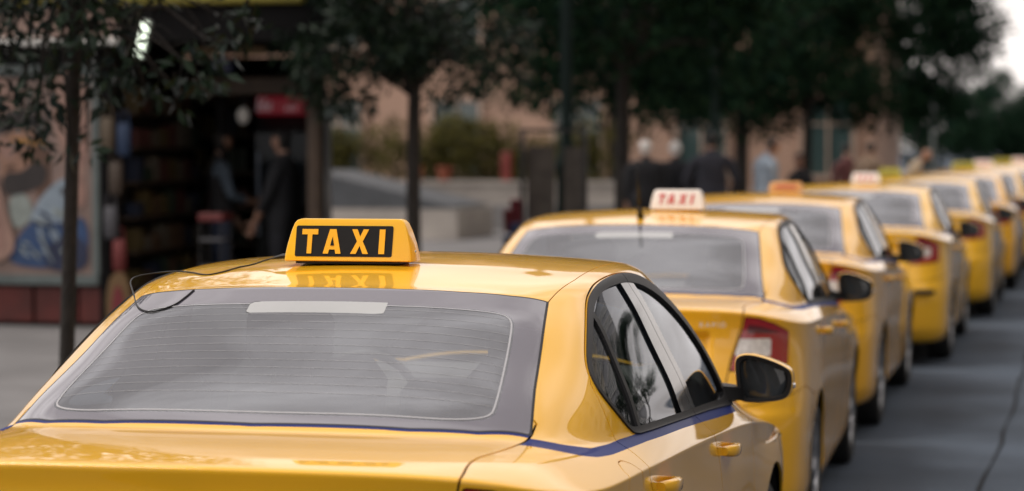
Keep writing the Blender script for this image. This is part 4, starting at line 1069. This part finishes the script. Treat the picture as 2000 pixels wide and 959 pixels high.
# inside and in front of the kiosk
person((-7.72, 21.75, .12), -1.0, 'person with pale blue sleeves and dark vest inside the kiosk', 1.80, top=(.006, .006, .008), sleeve=(.055, .075, .10), legs=(.02, .03, .06), hair=(.012, .010, .009), skin=(.26, .15, .105), armL=((-.27, .02, 1.16), (-.20, .16, .95)), armR=((.25, .04, 1.14), (.14, .28, 1.08)))
person((-6.93, 21.25, .12), 1.45, 'person in a dark jacket facing left at the kiosk fridge', 1.80, top=(.008, .009, .012), legs=(.012, .013, .018), hair=(.008, .007, .006), skin=(.30, .17, .12), coat=.10, build=1.1, armL=((-.24, .05, 1.15), (-.16, .20, .93)))
# ---------------------------------------------------------------- kiosk
KX, KY, KZ = -8.0, 20.6, .12
kk = empty('kiosk', (KX, KY, KZ)); tag(kk, 'dark street kiosk with open front, poster wall and pink fascia', 'kiosk')
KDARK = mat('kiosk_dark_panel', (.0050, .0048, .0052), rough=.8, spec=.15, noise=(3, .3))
KTEAL = mat('kiosk_frame_grey', (.10, .125, .125), rough=.5, noise=(5, .15))
KRED = mat('kiosk_red_panel', (.085, .012, .009), rough=.6, noise=(4, .3))
KPINK = mat('kiosk_pink_fascia', (.26, .18, .15), rough=.7, noise=(2, .1))
KYEL = mat('kiosk_yellow_band', (.17, .145, .010), rough=.5)
KWOOD = mat('kiosk_wood', (.042, .026, .016), rough=.7, noise=(6, .35, 8))
KWHITE = mat('kiosk_white_edge', (.52, .52, .50), rough=.6)
def kb(name, c, size, mt, bev=.0, **k):
    m = MB(); m.box(c, size, bev=bev, **k); return m.build(name, mt, kk)
# floor, back, end walls
FOOT = [(-2.40, -.02), (1.62, -.02), (.72, 3.0), (-2.40, 3.0)]
def kp(name, z0, z1, mt, grow=0.0):
    m = MB(); m.prism([(a + (grow if a > 0 else -grow), b - (grow if b < 1 else 0)) for a, b in FOOT], z0, z1); return m.build(name, mt, kk)
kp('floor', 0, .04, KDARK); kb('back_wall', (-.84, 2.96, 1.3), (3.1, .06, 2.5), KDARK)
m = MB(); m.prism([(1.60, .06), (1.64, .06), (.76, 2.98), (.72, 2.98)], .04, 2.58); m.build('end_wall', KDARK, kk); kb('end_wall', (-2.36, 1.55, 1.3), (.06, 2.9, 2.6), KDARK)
KPART = mat('kiosk_partition', (.016, .014, .013), rough=.8)
kb('partition', (-.46, 1.2, 1.3), (.05, 1.9, 2.5), KPART)
# poster wall: frame, print, base
kb('poster_back', (-1.40, -.02, 1.35), (1.86, .05, 1.98), KDARK)
for c, sz in (((-1.40, -.07, .43), (1.90, .05, .10)), ((-1.40, -.07, 2.33), (1.90, .05, .09)), ((-.475, -.07, 1.38), (.075, .05, 1.81)), ((-2.325, -.07, 1.38), (.075, .05, 1.81))):
    kb('poster_frame', c, sz, KTEAL, bev=.008)
for i in range(5): kb('base_panel', (-2.18 + i * .43, -.01, .20), (.40, .04, .33), KRED, bev=.006)
kb('base_rail', (-1.35, .03, .20), (2.1, .03, .36), KDARK)
# head: soffit, ledge, fascia, yellow band
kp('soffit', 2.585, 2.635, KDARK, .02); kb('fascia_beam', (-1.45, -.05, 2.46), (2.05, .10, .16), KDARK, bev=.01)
kb('ledge', (-1.32, -.32, 2.575), (2.34, .10, .065), KWHITE, bev=.01); kb('fascia', (-1.32, -.30, 2.73), (2.34, .06, .24), KPINK)
kb('head_beam', (.80, -.25, 2.74), (1.85, .08, .34), KDARK); kb('roof_band', (-.45, -.34, 3.02), (4.1, .10, .26), KYEL, bev=.02); kp('roof_slab', 2.89, 2.98, KDARK, .02)
for x, w_ in ((.40, .32), (.86, .28)): kb('sign_strip', (x, .35, 2.50), (w_, .03, .075), mat('strip_ochre', (.16, .10, .045), rough=.6))
kb('hanging_shelf', (.70, .9, 2.20), (1.15, .30, .16), KWOOD, bev=.01); kb('blue_box', (.50, .62, 2.38), (.20, .18, .12), mat('box_navy', (.012, .02, .07), rough=.5))
for x in (1.575, ): kb('corner_post', (x, -.02, 1.26), (.105, .11, 2.52), KWOOD, bev=.012)
kb('door_jamb', (-.40, -.03, 1.25), (.09, .08, 2.46), KDARK, bev=.01); kb('inner_post', (.30, 1.15, 1.25), (.10, .10, 2.46), KDARK, bev=.01)
# shelves along the back with packets
sh = []
for i, z in enumerate((.30, .66, 1.02, 1.38, 1.74, 2.08)):
    kb('shelf', (-.08, 2.55, z), (.72, .50, .03), KWOOD); kb('shelf', (.48, 2.72, z), (.42, .42, .03), KWOOD)
rng = np.random.default_rng(77)
pal = [((.060, .034, .018), 'tan'), ((.045, .010, .008), 'red'), ((.008, .013, .030), 'blue'), ((.070, .060, .046), 'cream'), ((.010, .022, .012), 'green'), ((.055, .038, .010), 'yellow')]
protos = []
for c, nm in pal:
    m = MB(); m.box((0, 0, .0), (1, 1, 1), bev=.06); m.box((0, -.505, .1), (.7, .02, .35)); protos.append((m.build('packet', mat('packet_' + nm, c, rough=.5)), nm))
first = set(); ORD = ['first', 'second', 'third', 'fourth', 'fifth', 'sixth', 'seventh', 'eighth']
for i, z in enumerate((.30, .66, 1.02, 1.38, 1.74, 2.08)):
    for j in range(8):
        q = int(rng.integers(len(protos))); po, nm = protos[q]
        if q in first: o = po.copy(); COL.objects.link(o)
        else: o = po; first.add(q)
        w_, h_ = rng.uniform(.06, .10), rng.uniform(.12, .26)
        x = (-.38 + j * .115) if j < 5 else (.34 + (j - 5) * .12)
        o.scale = (w_, .12, h_); o.location = (KX + x, KY + (2.42 if j < 5 else 2.60), KZ + z + .016 + h_ / 2)
        tag(o, '%s packet, %s from the left on the %s kiosk shelf' % (nm, ORD[j], ['lowest', 'second lowest', 'third lowest', 'third highest', 'second highest', 'highest'][i]), 'packet', 'packets on the kiosk shelves')
for k_, (po, nm) in enumerate(protos):
    if k_ not in first: bpy.data.objects.remove(po)
for i, z in enumerate((.34, .66, .98, 1.30, 1.62, 1.94)):
    kb('wall_shelf', (-.325, 1.2, z), (.21, 1.80, .025), KWOOD)
    for j in range(8):
        nm = pal[int(rng.integers(len(pal)))][1]; src = [p_ for p_, n_ in protos if n_ == nm][0]
        o = src.copy(); COL.objects.link(o); h_ = rng.uniform(.12, .24)
        o.scale = (rng.uniform(.11, .17), .14, h_); o.rotation_euler = (0, 0, math.pi / 2); o.location = (KX - .30, KY + .42 + j * .215, KZ + z + .014 + h_ / 2)
        tag(o, '%s packet, %s from the front on the %s kiosk side shelf' % (nm, ORD[j], ['lowest', 'second lowest', 'third lowest', 'third highest', 'second highest', 'highest'][i]), 'packet', 'packets on the kiosk side shelves')
# drinks fridge
fr = empty('drinks_fridge', (-7.20, 22.05, .16)); tag(fr, 'tall black drinks fridge with red lit header in the kiosk', 'fridge')
FB = mat('fridge_black', (.010, .010, .011), rough=.35)
m = MB(); m.box((0, .33, .95), (.60, .60, 1.90), bev=.02); m.build('cabinet', FB, fr, hard=40)
m = MB(); m.box((0, .0, 1.99), (.50, .10, .18), bev=.02); m.build('header', mat('fridge_header_red', (.20, .008, .016), rough=.4, emit=((.8, .03, .07), .05)), fr)
for k_, (x, hgt) in enumerate(((-.225, .13), (-.195, .085), (-.165, .13), (-.135, .07), (-.105, .09), (.06, .05), (.10, .05), (.14, .05))):
    m = MB(); m.box((x, -.054, 2.0 - (.13 - hgt) / 2), (.017, .006, hgt), ry=.15); m.build('header_stroke', mat('header_white', (.5, .38, .40), rough=.5, emit=((1, .8, .85), .06)), fr)
m = MB(); m.box((0, .0, .92), (.54, .02, 1.62)); m.build('glass_door', glass_mat('fridge_glass', (.35, .4, .42), dust=.004, ior=1.2), fr)
m = MB(); m.box((-.235, -.03, 1.15), (.028, .03, .80), bev=.008); m.build('door_handle', mat('fridge_handle', (.16, .19, .24), rough=.35), fr)
# fluorescent batten (lit) and globe
lt = empty('tube_light', (-7.86, 20.15, 2.70)); tag(lt, 'lit fluorescent tube hanging tilted under the kiosk canopy', 'light')
m = MB(); m.box((0, 0, 0), (.085, .05, .34), ry=.22, bev=.01); m.build('tube_housing', mat('tube_housing', (.25, .27, .25), rough=.5), lt)
m = MB(); m.tube([(-.036, -.032, -.145), (.034, -.032, .145)], .030, 10); m.build('tube', mat('lit_tube', (.9, .95, .85), emit=((.86, 1.0, .80), 1.6)), lt)
m = MB(); m.tube([(.04, 0, .17), (.05, 0, .30)], .004, 5); m.build('chain', DKMET, lt)
gl = empty('wall_lamp', (-7.47, 21.7, 2.05)); tag(gl, 'small pale globe lamp on the kiosk inner post', 'lamp')
m = MB(); m.lathe([(.002, -.085)] + [(.062 * math.cos(a), .085 * math.sin(a)) for a in np.linspace(-1.4, 1.4, 9)] + [(.002, .085)], 16); m.build('globe', mat('globe_glass', (.75, .74, .70), rough=.4), gl, smooth=True)
m = MB(); m.box((0, .06, .10), (.05, .10, .05), bev=.01); m.build('bracket', DKMET, gl)
# rack with red top near the entrance, hanging goods
rk = empty('display_rack', (-7.42, 20.75, .12)); tag(rk, 'wire display rack with red top at the kiosk entrance', 'rack')
m = MB(); m.box((0, 0, 1.0), (.24, .26, .07), bev=.01); m.build('top', mat('rack_red', (.11, .012, .012), rough=.5), rk)
for sx in (-1, 1):
    for sy in (-1, 1):
        m = MB(); m.tube([(sx * .10, sy * .11, 0), (sx * .10, sy * .11, .97)], .010, 6); m.build('leg', DKMET, rk)
for z in (.3, .55, .8): m = MB(); m.box((0, 0, z), (.22, .24, .02)); m.build('shelf', mat('rack_grey', (.10, .10, .11), rough=.5), rk)
bags = [(-8.36, 1.95, (.10, .075, .05), 'tan'), (-8.28, 1.55, (.05, .035, .025), 'brown'), (-8.20, 1.9, (.012, .03, .075), 'navy'), (-8.33, 1.15, (.06, .06, .07), 'grey'), (-8.25, .85, (.12, .016, .016), 'dark red')]
for x, z, c, nm in bags:
    m = MB(); m.box((0, 0, -.20), (.13, .06, .30), bev=.03); m.tube([(-.05, 0, -.06), (-.03, 0, .06), (.03, 0, .06), (.05, 0, -.06)], .008, 5)
    tag(m.build('hanging_bag', mat('bag_' + nm.replace(' ', '_'), c, rough=.7), None, hard=50, loc=(x, 20.52, z + .12)), '%s bag hanging beside the kiosk poster' % nm, 'bag', 'bags hanging beside the poster')
# red wooden cut-out leaning by the base
m = MB(); m.prism(chaikin([(-.11, 0), (.11, 0), (.12, .30), (.06, .50), (-.06, .50), (-.12, .30)], 2).tolist(), 0, .05, 'XZ'); o = m.build('display_board', mat('board_tan', (.13, .075, .03), rough=.7), None, loc=(-8.20, 20.36, .13))
m = MB(); m.prism(chaikin([(-.055, .08), (.055, .08), (.06, .26), (0, .42), (-.06, .26)], 2).tolist(), -.012, -.002, 'XZ'); m.build('board_print', mat('board_maroon', (.14, .012, .018), rough=.6), o)
tag(o, 'rounded tan and maroon display board at the foot of the kiosk', 'board')
# printed poster: a bearded face in profile, a second face and blue patterned cloth
po = empty('poster', (-9.40, 20.505, .12)); tag(po, 'large framed poster with bearded face in profile and blue shirt', 'poster')
DIM = .72
ps = {'skin': (.34, .19, .13), 'pink': (.40, .25, .20), 'dark': (.025, .018, .018), 'brown': (.13, .065, .04), 'pale': (.33, .38, .36), 'blue': (.025, .07, .19), 'navy': (.012, .022, .07), 'ice': (.30, .38, .46), 'gold': (.40, .20, .03), 'rose': (.36, .21, .17)}
def pp(name, pts, layer, soft=2):
    m = MB(); m.prism(chaikin(pts, soft).tolist(), -.0018 * layer, -.0018 * layer - .0012, 'XZ')
    m.build('print_shape', mat('print_' + name, tuple(c * DIM for c in ps[name]), rough=.5, noise=(7, .22, 6)), po)
m = MB(); m.box((0, .006, 1.35), (1.80, .010, 1.82)); m.build('print_sheet', mat('print_base', (.20, .14, .12), rough=.5, noise=(2, .25, 6)), po)
# x 0 = poster centre (about image x 10), 4.6 mm per image pixel
X = lambda px: (px - 10) * .00463; Z = lambda py: 1.62 - (py - 290) * .00463
q = lambda l: [(X(a), Z(b)) for a, b in l]
pp('pink', q([(124, 135), (196, 135), (196, 352), (168, 350), (140, 300), (122, 240)]), 1)
pp('rose', q([(150, 235), (196, 225), (196, 320), (165, 330)]), 2)
pp('brown', q([(160, 265), (196, 255), (196, 275), (170, 285)]), 3)
pp('pink', q([(-70, 140), (30, 150), (60, 220), (30, 262), (-70, 262)]), 2)
pp('dark', q([(-10, 228), (50, 212), (112, 226), (118, 250), (84, 246), (40, 262), (-4, 262)]), 3)
pp('skin', q([(2, 275), (40, 252), (112, 258), (118, 330), (100, 360), (30, 375), (8, 345), (14, 318), (-4, 300)]), 4)
pp('rose', q([(10, 282), (34, 268), (52, 290), (40, 312), (16, 312)]), 5)
pp('brown', q([(78, 268), (118, 262), (118, 430), (92, 405), (82, 345), (70, 300)]), 5)
pp('dark', q([(14, 348), (30, 336), (56, 338), (86, 312), (112, 326), (108, 362), (74, 374), (22, 388)]), 6)
pp('brown', q([(22, 326), (46, 322), (44, 331), (22, 336)]), 7)
pp('gold', q([(34, 268), (112, 276), (112, 284), (36, 278)]), 7, 1)
pp('pale', q([(26, 388), (60, 374), (82, 402), (70, 440), (38, 450)]), 5)
pp('rose', q([(166, 345), (190, 340), (190, 410), (168, 400)]), 6)
pp('ice', q([(88, 392), (140, 346), (168, 352), (166, 450), (110, 470), (66, 452)]), 6)
pp('blue', q([(44, 470), (80, 428), (140, 440), (196, 415), (196, 524), (20, 524)]), 7)
pp('navy', q([(112, 474), (150, 455), (196, 470), (196, 530), (100, 530)]), 8)
for k_ in range(34):
    cx_, cy_ = rng.uniform(58, 172), rng.uniform(372, 500)
    if cy_ < 470 - (cx_ - 50) * .85 and cx_ < 100: continue
    a_ = rng.uniform(-1.2, -.3); l_, w_ = rng.uniform(10, 26), rng.uniform(2.5, 6)
    ux, uy = math.cos(a_) * l_, -math.sin(a_) * l_; vx, vy = math.sin(a_) * w_, math.cos(a_) * w_
    pp(['ice', 'navy', 'blue', 'pale'][int(rng.integers(4))], q([(cx_ - ux, cy_ - uy), (cx_ + vx, cy_ + vy), (cx_ + ux, cy_ + uy), (cx_ - vx, cy_ - vy)]), 9 + k_ * .3, 2)
pp('pink', q([(-70, 330), (2, 330), (22, 400), (44, 470), (40, 500), (-10, 520), (-70, 520)]), 21)
pp('rose', q([(-30, 350), (-6, 345), (18, 420), (30, 480), (6, 500), (-20, 440)]), 22)
pp('dark', q([(142, 366), (172, 366), (172, 382), (142, 382)]), 21, 2)
# ---------------------------------------------------------------- the line of taxis
DISP = dict(
    nearest=dict(body=SIGN_Y, panel=PANEL_K, letter=LETTER_Y),
    white=dict(body=mat('sign_white', (.80, .76, .73), rough=.3, coat=.3), letter=mat('letter_red', (.55, .03, .04), rough=.5), foot=SIGN_Y, slant=.35, lh=.5, zb=.28, depth=(.11, .06)),
    orange=dict(body=mat('sign_orange', (.52, .26, .07), rough=.4), letter=mat('letter_dark_red', (.36, .03, .02), rough=.5), foot=SIGN_Y, text=False, bar=True),
    olive=dict(body=mat('sign_olive', (.36, .33, .02), rough=.4), letter=mat('letter_black', (.04, .04, .01), rough=.5), foot=SIGN_Y),
)
t0 = build_taxi()
GRP = 'yellow taxis waiting in line'
LINEUP = [(4.62, -1.79, 0.0, 'nearest', (-.07, 1.68), .358, .114, 'nearest yellow taxi, carrying the yellow and black roof sign'),
          (9.80, -1.855, .020, 'white', (.10, 1.86), .262, .095, 'second yellow taxi, with a white roof sign in red letters and short aerial'),
          (14.35, -1.905, -.006, 'orange', (.10, 2.15), .235, .066, 'third yellow taxi, with an orange roof sign'),
          (19.35, -1.68, -.010, 'white', (.06, 1.75), .25, .09, 'fourth yellow taxi, with dark strip on its bumper and white sign'),
          (24.75, -1.47, -.012, 'olive', (-.30, 1.7), .24, .10, 'fifth yellow taxi, with an olive roof sign'),
          (29.7, -1.31, -.014, None, None, 0, 0, 'sixth yellow taxi, without a roof sign in view'),
          (34.9, -1.16, -.014, 'olive', (-.2, 1.8), .36, .10, 'seventh yellow taxi, olive sign, ahead of the one without sign'),
          (40.1, -1.03, -.016, 'white', (-.2, 1.8), .34, .10, 'eighth yellow taxi, with a small white sign far down the line'),
          (45.4, -.92, -.016, 'olive', (-.1, 1.8), .38, .11, 'ninth yellow taxi, olive sign just below the distant trees'),
          (50.8, -.80, -.018, 'white', (0, 1.8), .34, .10, 'tenth yellow taxi, last but one of the line'),
          (56.2, -.66, -.018, None, None, 0, 0, 'last yellow taxi of the line at the far end')]
TINT = [(1, 1, 1), (1, .985, 1), (.96, .93, .9), (1, 1.03, 1.4), (.97, 1.0, 1.1), (1.02, .96, .9), (.94, .95, 1), (1, .98, 1.2)]; done = []
taxis = [t0] + [copy_tree(t0) for _ in LINEUP[1:]]
for t, (y, x, rz, st_, sp, sw, sh_, lab) in zip(taxis, LINEUP):
    t.location = (x, y, 0); t.rotation_euler = (0, 0, rz)
    tag(t, lab, 'taxi', GRP)
    shade = TINT[len(done) % len(TINT)]; done.append(1)
    for c_ in t.children_recursive: c_.color = (*shade, 1)
    if st_: roof_sign(t, sp[0], sp[1], DISP[st_], sw, sh_)
# lead of the nearest sign: over the roof edge, a loop in the air and a loop on the rear glass
cb = MB()
cb.tube([(-.245, 1.66, 1.448), (-.262, 1.66, 1.447), (-.285, 1.655, 1.442)], [.008, .007, .004], 8)
cb.build('cable_plug', RUBBER, t0)
def spline(P, n=8):
    P = [Vector(p) for p in P]; P = [P[0] * 2 - P[1]] + P + [P[-1] * 2 - P[-2]]; out = []
    for i in range(1, len(P) - 2):
        for k in range(n):
            t = k / n; a, b, c, d = P[i - 1:i + 3]
            out.append(.5 * ((2 * b) + (c - a) * t + (2 * a - 5 * b + 4 * c - d) * t * t + (3 * b - a - 3 * c + d) * t ** 3))
    return out + [P[-2]]
CABLE = [(-.285, 1.655, 1.442), (-.31, 1.665, 1.436), (-.345, 1.655, 1.424), (-.380, 1.625, 1.416), (-.405, 1.555, 1.406), (-.435, 1.528, 1.401), (-.50, 1.585, 1.404), (-.56, 1.62, 1.404), (-.612, 1.62, 1.399), (-.650, 1.57, 1.391), (-.643, 1.51, 1.381), (-.610, 1.44, 1.362), (-.574, 1.365, 1.347), (-.523, 1.249, 1.336), (-.485, 1.194, 1.327), (-.447, 1.173, 1.326), (-.402, 1.195, 1.341), (-.388, 1.240, 1.358), (-.381, 1.289, 1.375)]
m = MB(); m.tube(spline(CABLE), .0022, 6); m.build('sign_cable', RUBBER, t0, smooth=True)
# aerial on the second taxi
ae = MB(); ae.tube([(-.03, 1.50, 1.408), (-.03, 1.47, 1.440), (-.03, 1.45, 1.475)], [.020, .013, .007], 8); ae.tube([(-.03, 1.45, 1.472), (-.03, 1.36, 1.68)], [.0075, .0050], 6); ae.build('aerial', RUBBER, taxis[1], smooth=True)
# bumper strip on the fourth taxi
bs = MB()
pts = [(-.70, .075, .60), (-.45, .012, .60), (0, -.012, .60), (.45, .012, .60), (.62, .045, .60), (.74, .11, .60)]
bs.tube(spline(pts, 5), .022, 8); bs.build('bumper_strip', RUBBER, taxis[3], smooth=True)
